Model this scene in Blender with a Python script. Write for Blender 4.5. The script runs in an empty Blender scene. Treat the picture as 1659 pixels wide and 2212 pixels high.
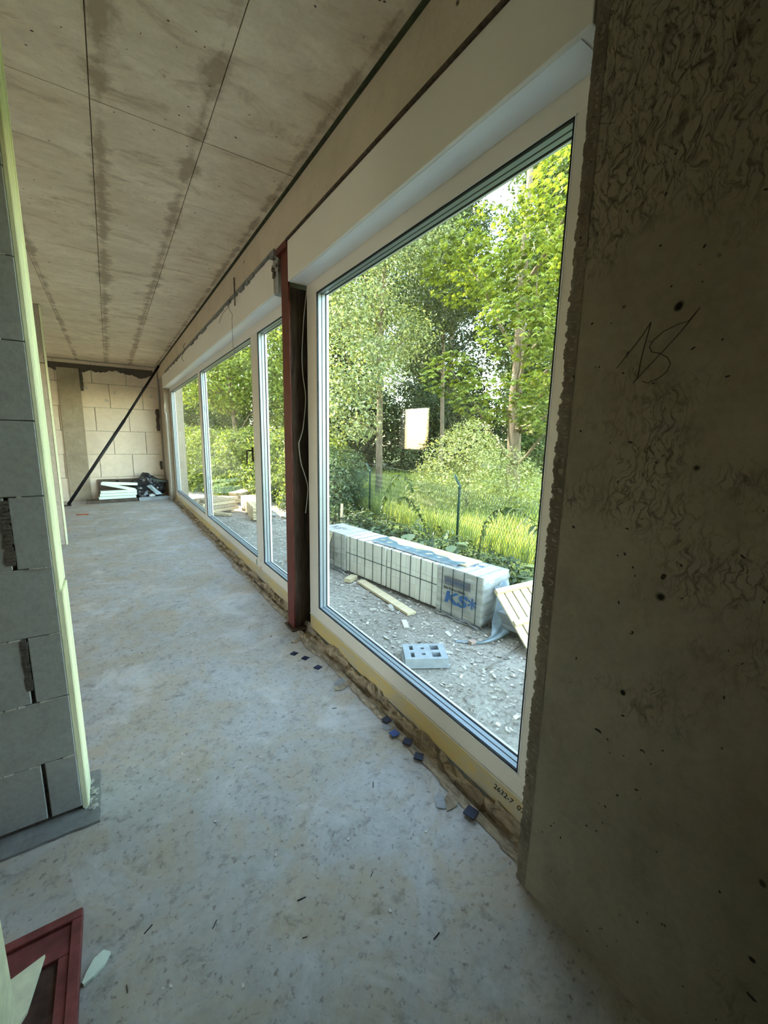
import bpy, bmesh, math, random
import numpy as np
from mathutils import Vector, Matrix

SC = bpy.context.scene
COL = SC.collection
# ------------------------------------------------------------------ camera
cam_d = bpy.data.cameras.new('camera'); cam = bpy.data.objects.new('camera', cam_d); COL.objects.link(cam)
cam_d.sensor_fit = 'HORIZONTAL'; cam_d.sensor_width = 36.0; cam_d.lens = 885.0 / 1659.0 * 36.0
cam_d.clip_start = 0.03; cam_d.clip_end = 300
Rm = [[0.83399175, -0.5509, 0.0206], [-0.0789862, -0.1562, -0.9846], [0.5460943, 0.8195, -0.1738]]   # cam x, y(down), forward in world
rx = Vector(Rm[0]).normalized(); fw = Vector(Rm[2]); fw = (fw - rx * fw.dot(rx)).normalized(); up = rx.cross(fw)
cam.matrix_world = Matrix(((rx.x, up.x, -fw.x, 0), (rx.y, up.y, -fw.y, 0), (rx.z, up.z, -fw.z, 1.46), (0, 0, 0, 1)))
SC.camera = cam
# ------------------------------------------------------------------ view, sky, sun
SC.view_settings.view_transform = 'Standard'; SC.view_settings.look = 'None'
SC.view_settings.gamma = 1.0; SC.view_settings.use_curve_mapping = False
SC.view_settings.exposure = 2.88
SUN_AZ = Vector((-0.47, 0.883)).normalized(); SUN_EL = math.radians(34)
world = bpy.data.worlds.new('sky'); SC.world = world; world.use_nodes = True
wn = world.node_tree; wn.nodes.clear()
sky = wn.nodes.new('ShaderNodeTexSky'); sky.sky_type = 'NISHITA'; sky.sun_disc = False
sky.sun_elevation = SUN_EL; sky.sun_rotation = math.atan2(SUN_AZ.x, SUN_AZ.y); sky.air_density = 1.0; sky.dust_density = 0.6; sky.ozone_density = 1.0
bg = wn.nodes.new('ShaderNodeBackground'); bg.inputs[1].default_value = 0.37
wo = wn.nodes.new('ShaderNodeOutputWorld'); wt = wn.nodes.new('ShaderNodeMix'); wt.data_type = 'RGBA'; wt.blend_type = 'MULTIPLY'; wt.inputs[0].default_value = 1.0; wt.inputs[7].default_value = (1.07, 1.0, 0.84, 1)   # camera white balance
wn.links.new(sky.outputs[0], wt.inputs[6]); wn.links.new(wt.outputs[2], bg.inputs[0]); wn.links.new(bg.outputs[0], wo.inputs[0])
sl = bpy.data.lights.new('sun', 'SUN'); so = bpy.data.objects.new('sun', sl); COL.objects.link(so)
sl.energy = 2.6; sl.angle = math.radians(0.6); sl.color = (1.0, 0.93, 0.80)
sd = Vector((SUN_AZ.x * math.cos(SUN_EL), SUN_AZ.y * math.cos(SUN_EL), math.sin(SUN_EL)))
so.rotation_euler = sd.to_track_quat('Z', 'Y').to_euler(); so.location = (-6, 12, 9)
cy = SC.cycles
cy.max_bounces = 10; cy.diffuse_bounces = 6; cy.glossy_bounces = 4; cy.transmission_bounces = 6; cy.transparent_max_bounces = 24
cy.sample_clamp_indirect = 6.0; cy.use_adaptive_sampling = True; cy.adaptive_threshold = 0.02; cy.use_denoising = True; cy.caustics_reflective = False; cy.caustics_refractive = False

# ------------------------------------------------------------------ helpers
WL = {}
def _wl(o): return WL.get(o.name, Vector((0, 0, 0))) if o is not None else Vector((0, 0, 0))
def tag(o, label=None, cat=None, group=None, kind=None):
    if label: o['label'] = label
    if cat: o['category'] = cat
    if group: o['group'] = group
    if kind: o['kind'] = kind
    return o
def empty(name, loc, label=None, cat=None, group=None, kind=None, parent=None):
    o = bpy.data.objects.new(name, None); COL.objects.link(o); o.empty_display_size = 0.05
    o.parent = parent; loc = Vector(loc); o.location = loc - _wl(parent); WL[o.name] = loc
    return tag(o, label, cat, group, kind)
class MB:
    def __init__(s): s.v = []; s.f = []; s.sm = []
    def add(s, vs, fs, smooth=False):
        n = len(s.v); s.v += [tuple(v) for v in vs]; s.f += [tuple(i + n for i in f) for f in fs]; s.sm += [smooth] * len(fs); return s
    def box(s, a, b, M=None):
        (x0, y0, z0), (x1, y1, z1) = a, b
        x0, x1 = min(x0, x1), max(x0, x1); y0, y1 = min(y0, y1), max(y0, y1); z0, z1 = min(z0, z1), max(z0, z1)
        vs = [(x0,y0,z0),(x1,y0,z0),(x1,y1,z0),(x0,y1,z0),(x0,y0,z1),(x1,y0,z1),(x1,y1,z1),(x0,y1,z1)]
        if M is not None: vs = [M @ Vector(v) for v in vs]
        return s.add(vs, [(0,3,2,1),(4,5,6,7),(0,1,5,4),(1,2,6,5),(2,3,7,6),(3,0,4,7)])
    def beam(s, p, q, w, h, upv=(0, 0, 1)):
        p = Vector(p); q = Vector(q); d = (q - p); L = d.length; d.normalize()
        sd_ = d.cross(Vector(upv)).normalized(); u = sd_.cross(d)
        M = Matrix((( d.x, sd_.x, u.x, p.x), (d.y, sd_.y, u.y, p.y), (d.z, sd_.z, u.z, p.z), (0,0,0,1)))
        return s.box((0, -w/2, -h/2), (L, w/2, h/2), M)
    def tube(s, pts, r, n=8, cap=True):
        pts = [Vector(p) for p in pts]; k = len(pts); rr = r if isinstance(r, (list, tuple)) else [r] * k
        vs = []; fs = []; prev = None
        for i, p in enumerate(pts):
            d = (pts[min(i+1, k-1)] - pts[max(i-1, 0)]).normalized()
            a = Vector((0, 0, 1)) if abs(d.z) < 0.9 else Vector((1, 0, 0))
            if prev is not None: a = prev
            x = (a - d * a.dot(d)).normalized(); y = d.cross(x); prev = x
            for j in range(n):
                t = 2 * math.pi * j / n; vs.append(p + (x * math.cos(t) + y * math.sin(t)) * rr[i])
        for i in range(k - 1):
            for j in range(n): fs.append((i*n + j, i*n + (j+1) % n, (i+1)*n + (j+1) % n, (i+1)*n + j))
        if cap: fs.append(tuple(range(n-1, -1, -1))); fs.append(tuple((k-1)*n + j for j in range(n)))
        return s.add(vs, fs, True)
    def prism(s, poly, z0, z1, M=None):
        n = len(poly); vs = [(x, y, z0) for x, y in poly] + [(x, y, z1) for x, y in poly]
        if M is not None: vs = [M @ Vector(v) for v in vs]
        return s.add(vs, [tuple(range(n-1, -1, -1)), tuple(range(n, 2*n))] + [(i, (i+1) % n, n + (i+1) % n, n + i) for i in range(n)])
    def build(s, name, mat, parent=None, bevel=0, label=None, cat=None, group=None, kind=None, origin=None, seg=2):
        vs = [Vector(v) for v in s.v]
        if origin is None:
            xs = [v.x for v in vs]; ys = [v.y for v in vs]; zs = [v.z for v in vs]
            origin = Vector(((min(xs)+max(xs))/2, (min(ys)+max(ys))/2, min(zs)))
        else: origin = Vector(origin)
        me = bpy.data.meshes.new(name); me.from_pydata([v - origin for v in vs], [], s.f); me.update()
        me.polygons.foreach_set('use_smooth', s.sm)
        if mat: me.materials.append(mat)
        o = bpy.data.objects.new(name, me); COL.objects.link(o); o.parent = parent; o.location = origin - _wl(parent); WL[o.name] = origin
        if bevel:
            m = o.modifiers.new('bevel', 'BEVEL'); m.width = bevel; m.segments = seg; m.limit_method = 'ANGLE'
        return tag(o, label, cat, group, kind)
def fastmesh(name, V, F, mat, parent=None, tint=None, label=None, cat=None, kind=None, group=None, smooth=False):
    V = np.asarray(V, np.float32); F = np.asarray(F, np.int32)
    pl = np.array(_wl(parent), np.float32)
    me = bpy.data.meshes.new(name); me.vertices.add(len(V)); me.vertices.foreach_set('co', (V - pl).ravel())
    k = F.shape[1]; me.loops.add(F.size); me.loops.foreach_set('vertex_index', F.ravel())
    me.polygons.add(len(F)); me.polygons.foreach_set('loop_start', np.arange(0, F.size, k, dtype=np.int32))
    try: me.polygons.foreach_set('loop_total', np.full(len(F), k, np.int32))
    except Exception: pass
    if tint is not None:
        at = me.attributes.new('tint', 'FLOAT', 'POINT'); at.data.foreach_set('value', np.asarray(tint, np.float32))
    me.update(calc_edges=True)
    me.polygons.foreach_set('use_smooth', np.full(len(F), smooth))
    me.materials.append(mat)
    o = bpy.data.objects.new(name, me); COL.objects.link(o); o.parent = parent; WL[o.name] = _wl(parent)
    return tag(o, label, cat, group, kind)
def copyobj(o, loc, parent=None, rot=None):
    c = o.copy(); COL.objects.link(c); c.parent = parent; c.location = Vector(loc) - _wl(parent); WL[c.name] = Vector(loc)
    if rot: c.rotation_euler = rot
    return c
def copytree(root, loc, rot=None, label=None):
    r = copyobj(root, loc, None, rot)
    if label: r['label'] = label
    for ch in list(root.children):
        c = ch.copy(); COL.objects.link(c); c.parent = r
        for g in ch.children:
            d = g.copy(); COL.objects.link(d); d.parent = c
    return r

# ------------------------------------------------------------------ materials
def nt(name):
    m = bpy.data.materials.new(name); m.use_nodes = True; t = m.node_tree; t.nodes.clear()
    out = t.nodes.new('ShaderNodeOutputMaterial'); return m, t, out
def N(t, typ, **kw):
    n = t.nodes.new(typ)
    for k, v in kw.items():
        if k.startswith('i_'): n.inputs[k[2:].replace('_', ' ')].default_value = v
        else: setattr(n, k, v)
    return n
def ramp(t, fac, stops):
    r = t.nodes.new('ShaderNodeValToRGB'); e = r.color_ramp.elements
    while len(e) < len(stops): e.new(0.5)
    for k, (p, c) in enumerate(stops):
        e[k].position = p; e[k].color = (c, c, c, 1) if isinstance(c, (int, float)) else (*c[:3], 1)
    t.links.new(fac, r.inputs[0]); return r.outputs[0]
def mixc(t, fac, a, b, mode='MIX'):
    m = t.nodes.new('ShaderNodeMix'); m.data_type = 'RGBA'; m.blend_type = mode
    for sock, v in ((m.inputs[0], fac), (m.inputs[6], a), (m.inputs[7], b)):
        if isinstance(v, (int, float)): sock.default_value = v
        elif isinstance(v, tuple): sock.default_value = (*v[:3], 1)
        else: t.links.new(v, sock)
    return m.outputs[2]
def coords(t, scale=(1, 1, 1), obj=False):
    if obj: c = t.nodes.new('ShaderNodeTexCoord').outputs['Object']
    else: c = t.nodes.new('ShaderNodeNewGeometry').outputs['Position']
    mp = t.nodes.new('ShaderNodeMapping'); mp.inputs['Scale'].default_value = scale; t.links.new(c, mp.inputs[0]); return mp.outputs[0]
def noise(t, vec, scale, detail=4, rough=0.6, dist=0.0):
    n = N(t, 'ShaderNodeTexNoise'); n.inputs['Scale'].default_value = scale; n.inputs['Detail'].default_value = detail
    n.inputs['Roughness'].default_value = rough; n.inputs['Distortion'].default_value = dist; t.links.new(vec, n.inputs['Vector']); return n.outputs[0]
def voro(t, vec, scale, feature='F1'):
    n = N(t, 'ShaderNodeTexVoronoi'); n.feature = feature; n.inputs['Scale'].default_value = scale; t.links.new(vec, n.inputs['Vector']); return n
def bsdf(t, out, col, rough=0.8, bump=None, bstr=0.3, bdist=0.01, metal=0.0, spec=0.3):
    p = t.nodes.new('ShaderNodeBsdfPrincipled')
    if isinstance(col, tuple): p.inputs['Base Color'].default_value = (*col[:3], 1)
    else: t.links.new(col, p.inputs['Base Color'])
    if isinstance(rough, (int, float)): p.inputs['Roughness'].default_value = rough
    else: t.links.new(rough, p.inputs['Roughness'])
    p.inputs['Metallic'].default_value = metal; p.inputs['Specular IOR Level'].default_value = spec
    if bump is not None:
        b = t.nodes.new('ShaderNodeBump'); b.inputs['Strength'].default_value = bstr; b.inputs['Distance'].default_value = bdist
        t.links.new(bump, b.inputs['Height']); t.links.new(b.outputs[0], p.inputs['Normal'])
    t.links.new(p.outputs[0], out.inputs[0]); return p
def plain(name, col, rough=0.7, var=0.15, scale=12, bstr=0.1, metal=0.0, obj=False, spec=0.3, stretch=(1, 1, 1)):
    m, t, out = nt(name); v = coords(t, stretch, obj); n = noise(t, v, scale, 5)
    dk = tuple(c * (1 - var) for c in col); lt = tuple(min(1, c * (1 + var)) for c in col)
    bsdf(t, out, mixc(t, ramp(t, n, [(0.3, 0.0), (0.7, 1.0)]), dk, lt), rough, n, bstr, 0.004, metal, spec); return m
def concrete(name, base, stain, dark, big=0.8, fine=14, stretch=(1, 1, 1), pores=True, stain_amt=0.6, streak=None, pore_scale=9, bstr=0.35, grime=False, bands=None):
    m, t, out = nt(name); v = coords(t); vs = coords(t, stretch)
    n1 = noise(t, vs, big, 6, 0.65, 0.4); n2 = noise(t, vs, fine, 8, 0.7); n3 = noise(t, v, 60, 3, 0.6)
    c = mixc(t, ramp(t, n1, [(0.38, 0.0), (0.68, stain_amt)]), base, stain)
    c = mixc(t, ramp(t, n2, [(0.30, 0.0), (0.5, 0.55), (0.75, 1.0)]), mixc(t, 0.35, c, dark), c)
    c = mixc(t, ramp(t, n3, [(0.3, 0.12), (0.6, 0.0)]), c, dark)
    h = n2
    if grime:
        g1 = noise(t, v, 3.2, 8, 0.75, 0.8); g2 = noise(t, v, 42, 4, 0.7)
        c = mixc(t, ramp(t, g1, [(0.45, 0.0), (0.62, 0.75)]), c, tuple(x * y for x, y in zip(stain, (1.05, 0.95, 0.82))))
        c = mixc(t, ramp(t, noise(t, v, 11, 7, 0.75, 0.5), [(0.54, 0.0), (0.66, 0.5)]), c, dark)
        c = mixc(t, ramp(t, g2, [(0.57, 0.0), (0.66, 0.7)]), c, dark)
        c = mixc(t, ramp(t, noise(t, v, 2.1, 6, 0.7, 1.0), [(0.34, 0.35), (0.46, 0.0)]), c, tuple(min(1, x * 1.35) for x in base))
    if bands:
        g1 = noise(t, coords(t, bands), 2.2, 7, 0.75, 0.7)
        c = mixc(t, ramp(t, g1, [(0.48, 0.0), (0.58, 0.7), (0.75, 0.9)]), c, stain); c = mixc(t, ramp(t, g1, [(0.56, 0.0), (0.66, 0.5)]), c, dark)
        g3 = noise(t, coords(t, (2.2, 1.0, 1)), 5.5, 8, 0.8, 0.5); c = mixc(t, ramp(t, g3, [(0.56, 0.0), (0.66, 0.55)]), c, stain)
        sx = t.nodes.new('ShaderNodeSeparateXYZ'); t.links.new(v, sx.inputs[0]); g4 = noise(t, v, 4.0, 6, 0.7)
        for xc, wd_ in ((0.085, 0.05), (0.50, 0.045), (-0.43, 0.03), (1.0, 0.03)):   # seepage stains that run along the formwork joints
            q = N(t, 'ShaderNodeMath', operation='SUBTRACT'); t.links.new(sx.outputs['X'], q.inputs[0]); q.inputs[1].default_value = xc
            q2 = N(t, 'ShaderNodeMath', operation='ABSOLUTE'); t.links.new(q.outputs[0], q2.inputs[0])
            q3 = N(t, 'ShaderNodeMath', operation='DIVIDE'); t.links.new(q2.outputs[0], q3.inputs[0]); q3.inputs[1].default_value = wd_
            q4 = N(t, 'ShaderNodeMath', operation='SUBTRACT'); t.links.new(g4, q4.inputs[0]); 
            q5 = N(t, 'ShaderNodeMath', operation='MULTIPLY'); t.links.new(q3.outputs[0], q5.inputs[0]); q5.inputs[1].default_value = 0.14; t.links.new(q5.outputs[0], q4.inputs[1])
            c = mixc(t, ramp(t, q4.outputs[0], [(0.36, 0.0), (0.50, 0.75)]), c, dark)
    if pores:
        w = mixc(t, 0.18, v, N_col(t, v, 3.0)); vo = voro(t, w, pore_scale)
        sel = ramp(t, vo.outputs['Color'], [(0.62, 0.0), (0.66, 1.0)])
        pr = ramp(t, vo.outputs['Distance'], [(0.07, 1.0), (0.13, 0.0)])
        pm = mixc(t, sel, (0, 0, 0), pr); c = mixc(t, pm, c, tuple(x * 0.25 for x in dark))
    if streak:
        sx = t.nodes.new('ShaderNodeSeparateXYZ'); t.links.new(v, sx.inputs[0])
        wq = mixc(t, 0.05, v, N_col(t, v, 22.0)); wq = mixc(t, 0.05, wq, N_col(t, v, 6.0))
        def vein(sc_, z_, w_, keep):
            mp2 = t.nodes.new('ShaderNodeMapping'); mp2.inputs['Scale'].default_value = (1, sc_, z_); t.links.new(wq, mp2.inputs[0])
            vo2 = voro(t, mp2.outputs[0], 1.0, 'DISTANCE_TO_EDGE'); l = ramp(t, vo2.outputs['Distance'], [(0.0, 1.0), (w_, 0.0)])
            g_ = noise(t, mp2.outputs[0], 1.4, 5, 0.7); return mixc(t, ramp(t, g_, [(keep, 0.0), (keep + 0.09, 1.0)]), (0, 0, 0), l)
        s2 = noise(t, v, 2.6, 4, 0.6)
        k = mixc(t, 1.0, vein(44.0, 13.0, 0.085, 0.40), vein(90.0, 32.0, 0.13, 0.46), 'LIGHTEN')
        k = mixc(t, 0.6, k, mixc(t, 1.0, k, ramp(t, noise(t, v, 45, 3, 0.6), [(0.35, 0.2), (0.6, 1.0)]), 'MULTIPLY'))
        up_m = N(t, 'ShaderNodeMapRange'); up_m.inputs[1].default_value = 0.2; up_m.inputs[2].default_value = 2.4; up_m.inputs[3].default_value = -0.10; up_m.inputs[4].default_value = 0.14; t.links.new(sx.outputs['Z'], up_m.inputs[0])
        ad = N(t, 'ShaderNodeMath', operation='ADD'); t.links.new(s2, ad.inputs[0]); t.links.new(up_m.outputs[0], ad.inputs[1])
        k = mixc(t, ramp(t, ad.outputs[0], [(0.46, 0.0), (0.60, 1.0)]), (0, 0, 0), k); c = mixc(t, k, c, tuple(x * 0.7 for x in dark))
    bsdf(t, out, c, 0.88, h, bstr, 0.006, spec=0.2); return m
def N_col(t, v, s):
    n = N(t, 'ShaderNodeTexNoise'); n.inputs['Scale'].default_value = s; t.links.new(v, n.inputs['Vector']); return n.outputs[1]

M = {}
M['floor'] = concrete('screed_floor', (0.53, 0.52, 0.495), (0.42, 0.37, 0.30), (0.17, 0.145, 0.12), 1.3, 16, (1, 1, 1), False, 0.75, None, 9, 0.3, grime=True)
M['ceil'] = concrete('shuttered_ceiling', (0.92, 0.79, 0.60), (0.70, 0.56, 0.40), (0.33, 0.24, 0.155), 1.5, 9, (1.0, 1.6, 1), True, 0.8, None, 26, 0.2, bands=(1.0, 2.4, 1))
M['beam'] = concrete('beam_concrete', (0.70, 0.60, 0.46), (0.55, 0.46, 0.34), (0.30, 0.24, 0.17), 1.2, 4, (1, 1, 1), True, 0.45, None, 10, 0.15)
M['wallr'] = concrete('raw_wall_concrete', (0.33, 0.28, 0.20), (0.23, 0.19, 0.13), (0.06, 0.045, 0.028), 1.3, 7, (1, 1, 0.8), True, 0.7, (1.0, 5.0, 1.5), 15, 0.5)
M['rough'] = concrete('broken_concrete', (0.23, 0.19, 0.135), (0.12, 0.095, 0.065), (0.05, 0.04, 0.03), 5, 30, (1, 1, 1), True, 0.9, None, 40, 1.0)
M['pier'] = concrete('pier_concrete', (0.50, 0.43, 0.34), (0.38, 0.33, 0.26), (0.16, 0.14, 0.11), 2.0, 20, (1, 1, 1), True, 0.5, None, 22, 0.6)
M['pierd'] = concrete('dark_cast_column', (0.42, 0.35, 0.26), (0.27, 0.22, 0.16), (0.13, 0.10, 0.07), 3.0, 16, (1, 1, 1), True, 0.8, None, 20, 0.6)
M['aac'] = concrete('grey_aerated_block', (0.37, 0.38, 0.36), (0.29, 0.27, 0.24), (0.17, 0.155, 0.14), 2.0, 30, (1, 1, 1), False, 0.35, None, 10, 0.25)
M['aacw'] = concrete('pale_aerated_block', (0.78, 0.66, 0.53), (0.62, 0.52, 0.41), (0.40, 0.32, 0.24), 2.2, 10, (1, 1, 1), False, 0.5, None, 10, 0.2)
M['mortar'] = concrete('mortar', (0.30, 0.30, 0.28), (0.20, 0.19, 0.175), (0.09, 0.085, 0.08), 9, 40, (1, 1, 1), False, 0.7, None, 10, 0.8)
M['glue'] = plain('thin_bed_mortar', (0.50, 0.48, 0.43), 0.9, 0.3, 60, 0.6)
M['mortard'] = plain('dark_joint_mortar', (0.10, 0.085, 0.07), 0.95, 0.4, 60, 0.8)
M['pvc'] = plain('cream_pvc', (0.80, 0.75, 0.66), 0.35, 0.02, 3, 0.02, spec=0.45)  # white PVC, warm bounce from the ceiling put into the colour
M['pvcw'] = plain('white_pvc', (0.86, 0.88, 0.90), 0.3, 0.02, 3, 0.02, spec=0.5)
M['box'] = plain('roller_box_white', (0.82, 0.78, 0.70), 0.55, 0.03, 2, 0.03)
M['gasket'] = plain('black_rubber', (0.008, 0.009, 0.011), 0.6, 0.1, 30)
M['spacer'] = plain('aluminium_spacer', (0.30, 0.34, 0.38), 0.35, 0.03, 20, 0.02, 0.3)
M['foam'] = plain('greenish_foam_board', (0.88, 0.88, 0.58), 0.85, 0.12, 30, 0.5, stretch=(1, 1, 0.2))
M['foamc'] = plain('cut_foam_yellow', (0.78, 0.78, 0.54), 0.85, 0.12, 30, 0.4)
M['foamw'] = plain('pale_green_foam', (0.78, 0.88, 0.74), 0.8, 0.06, 20, 0.2)
M['red'] = plain('red_oxide_primer', (0.115, 0.020, 0.012), 0.55, 0.25, 14, 0.15)
M['brownsteel'] = plain('rusty_web_timber', (0.085, 0.060, 0.042), 0.8, 0.6, 9, 0.4, stretch=(6, 6, 0.6))
M['black'] = plain('black_steel', (0.010, 0.010, 0.012), 0.5, 0.2, 20)
M['navy'] = plain('navy_plastic_shim', (0.010, 0.016, 0.045), 0.4, 0.2, 30)
M['blue'] = plain('blue_plastic_shim', (0.02, 0.05, 0.22), 0.4, 0.2, 30)
M['blacksheet'] = plain('black_plastic_sheet', (0.012, 0.014, 0.017), 0.28, 0.3, 8, 0.6, spec=0.6)
M['wire'] = plain('white_cable', (0.62, 0.58, 0.52), 0.5, 0.05, 10)
M['steelw'] = plain('bare_wire', (0.22, 0.19, 0.16), 0.5, 0.3, 40, metal=0.4)
M['redform'] = plain('red_plastic', (0.19, 0.05, 0.045), 0.6, 0.35, 18, 0.4)
M['redboard'] = plain('dirty_red_board', (0.11, 0.055, 0.04), 0.9, 0.7, 14, 0.8)
M['darkboard'] = plain('dark_brown_board', (0.10, 0.075, 0.055), 0.85, 0.5, 7, 0.4, stretch=(1, 1, 3))
M['ks'] = plain('white_sand_lime', (0.80, 0.78, 0.70), 0.9, 0.07, 5, 0.1)
M['strap'] = plain('dark_green_strap', (0.02, 0.045, 0.045), 0.4, 0.1, 20)
M['printblue'] = plain('blue_print', (0.03, 0.12, 0.32), 0.5, 0.15, 30)
M['printgrey'] = plain('grey_print', (0.15, 0.15, 0.17), 0.5, 0.15, 30)
M['printblack'] = plain('black_print', (0.04, 0.045, 0.05), 0.5, 0.1, 30)
M['pen'] = plain('pencil_mark', (0.035, 0.028, 0.018), 0.9, 0.1, 30)
M['tarp'] = plain('blue_grey_tarp', (0.25, 0.31, 0.34), 0.35, 0.35, 9, 0.5, spec=0.5)
M['tealtarp'] = plain('slate_blue_membrane', (0.13, 0.20, 0.23), 0.4, 0.4, 10, 0.7, spec=0.5)
M['membrane'] = None
M['timber'] = plain('fresh_timber', (0.66, 0.52, 0.32), 0.7, 0.18, 3, 0.2, stretch=(7, 1, 7))
M['timberd'] = plain('weathered_timber', (0.46, 0.35, 0.22), 0.8, 0.3, 3, 0.3, stretch=(7, 1, 7))
M['timbery'] = plain('pallet_timber', (0.68, 0.56, 0.36), 0.7, 0.16, 4, 0.2, obj=True, stretch=(1, 8, 8))
M['sandboard'] = plain('sandy_insulation_board', (0.62, 0.52, 0.30), 0.8, 0.35, 5, 0.4)
M['greyplastic'] = plain('grey_recycled_plastic', (0.30, 0.33, 0.35), 0.6, 0.15, 20, 0.3)
M['greyslab'] = plain('grey_slab', (0.33, 0.34, 0.34), 0.7, 0.15, 6, 0.2)
M['fencegreen'] = plain('green_coated_steel', (0.018, 0.055, 0.04), 0.45, 0.15, 20)
M['bark'] = plain('tree_bark', (0.17, 0.13, 0.09), 0.9, 0.4, 9, 0.8, stretch=(2, 2, 0.5))
M['white'] = plain('white_lump', (0.8, 0.8, 0.78), 0.7, 0.05, 20)
M['stone'] = plain('pale_stone', (0.45, 0.42, 0.37), 0.9, 0.25, 8, 0.5)
M['brick'] = plain('red_brick', (0.36, 0.13, 0.07), 0.9, 0.25, 12, 0.4)
M['pinkbrick'] = plain('dusty_pink_brick', (0.46, 0.33, 0.27), 0.9, 0.2, 12, 0.4)
M['chip'] = plain('pale_chip', (0.60, 0.56, 0.48), 0.8, 0.2, 12, 0.3)
M['chipd'] = plain('dark_splinter', (0.05, 0.045, 0.04), 0.8, 0.3, 12, 0.3)
M['render'] = plain('white_render', (0.72, 0.70, 0.66), 0.85, 0.08, 5, 0.1)
M['jointbrown'] = plain('brown_joint_fill', (0.17, 0.12, 0.075), 0.95, 0.5, 20, 0.4)
M['moss'] = plain('dark_mossy_joint', (0.045, 0.05, 0.025), 0.95, 0.5, 20, 0.4)

def mk_film(name, col, transp):
    m, t, out = nt(name); v = coords(t); vs = coords(t, (3, 1.0, 14)); n = noise(t, vs, 3, 6, 0.65, 1.5)
    p = bsdf(t, out, mixc(t, ramp(t, n, [(0.35, 0.0), (0.65, 1.0)]), tuple(c * 0.75 for c in col), col), 0.22, n, 0.9, 0.02, spec=0.6)
    if transp:
        tr = t.nodes.new('ShaderNodeBsdfTransparent'); mx = t.nodes.new('ShaderNodeMixShader'); mx.inputs[0].default_value = transp
        t.links.new(p.outputs[0], mx.inputs[1]); t.links.new(tr.outputs[0], mx.inputs[2]); t.links.new(mx.outputs[0], out.inputs[0])
    return m
M['film'] = mk_film('shrink_film', (0.72, 0.72, 0.68), 0.45)
M['filmc'] = mk_film('clear_crumpled_film', (0.45, 0.47, 0.48), 0.5)
m, t, out = nt('brown_sealing_foil'); v = coords(t); n = noise(t, coords(t, (1, .35, 1)), 26, 7, 0.75, 0.6); n2_ = noise(t, v, 9, 5, 0.7)
c = mixc(t, ramp(t, n, [(0.38, 0.0), (0.62, 1.0)]), (0.20, 0.15, 0.095), (0.56, 0.46, 0.33)); c = mixc(t, ramp(t, n2_, [(0.54, 0.0), (0.64, 0.6)]), c, (0.13, 0.095, 0.06))
bsdf(t, out, c, 0.6, n, 1.0, 0.012); M['membrane'] = m
# base profile under the frames: yellow primer smears on grey cream
m, t, out = nt('yellow_base_profile'); v = coords(t, (1, 1.2, 5)); n = noise(t, v, 2.2, 7, 0.7, 0.6)
bsdf(t, out, mixc(t, ramp(t, n, [(0.40, 0.0), (0.55, 1.0)]), (0.50, 0.45, 0.34), (0.62, 0.47, 0.20)), 0.6, n, 0.1, 0.004); M['ybase'] = m
# triple glazing sheet
m, t, out = nt('window_glass'); ge = t.nodes.new('ShaderNodeNewGeometry')
dt = N(t, 'ShaderNodeVectorMath', operation='DOT_PRODUCT'); t.links.new(ge.outputs['Incoming'], dt.inputs[0]); t.links.new(ge.outputs['Normal'], dt.inputs[1])
def mth(op, a, b=None):
    q = N(t, 'ShaderNodeMath', operation=op)
    for k, x in enumerate((a, b)):
        if x is None: continue
        if isinstance(x, (int, float)): q.inputs[k].default_value = x
        else: t.links.new(x, q.inputs[k])
    return q.outputs[0]
schlick = mth('ADD', mth('MULTIPLY', mth('POWER', mth('SUBTRACT', 1.0, mth('ABSOLUTE', dt.outputs['Value'])), 5.0), 0.16), 0.014)
tr = t.nodes.new('ShaderNodeBsdfTransparent'); tr.inputs[0].default_value = (0.985, 0.995, 0.985, 1)
gl = t.nodes.new('ShaderNodeBsdfGlossy'); gl.inputs['Roughness'].default_value = 0.0
mx = t.nodes.new('ShaderNodeMixShader'); t.links.new(schlick, mx.inputs[0]); t.links.new(tr.outputs[0], mx.inputs[1]); t.links.new(gl.outputs[0], mx.inputs[2]); t.links.new(mx.outputs[0], out.inputs[0]); M['glass'] = m
# outdoor dirt
m, t, out = nt('gravelly_soil'); v = coords(t); n = noise(t, v, 1.1, 8, 0.7); n2 = noise(t, v, 35, 6, 0.7); vo = voro(t, v, 55)
c = mixc(t, ramp(t, n, [(0.35, 0.0), (0.65, 1.0)]), (0.31, 0.27, 0.22), (0.47, 0.43, 0.36))
c = mixc(t, ramp(t, n2, [(0.35, 0.7), (0.55, 0.0)]), c, (0.14, 0.12, 0.095))
c = mixc(t, ramp(t, vo.outputs['Distance'], [(0.12, 0.55), (0.25, 0.0)]), c, (0.60, 0.57, 0.50))
bsdf(t, out, c, 0.95, n2, 0.8, 0.02); M['soil'] = m
m, t, out = nt('meadow_ground'); v = coords(t); n = noise(t, v, 5, 6, 0.7)
bsdf(t, out, mixc(t, ramp(t, n, [(0.35, 0.0), (0.65, 1.0)]), (0.06, 0.09, 0.02), (0.16, 0.20, 0.05)), 0.95, n, 0.5, 0.03); M['meadow'] = m

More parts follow.
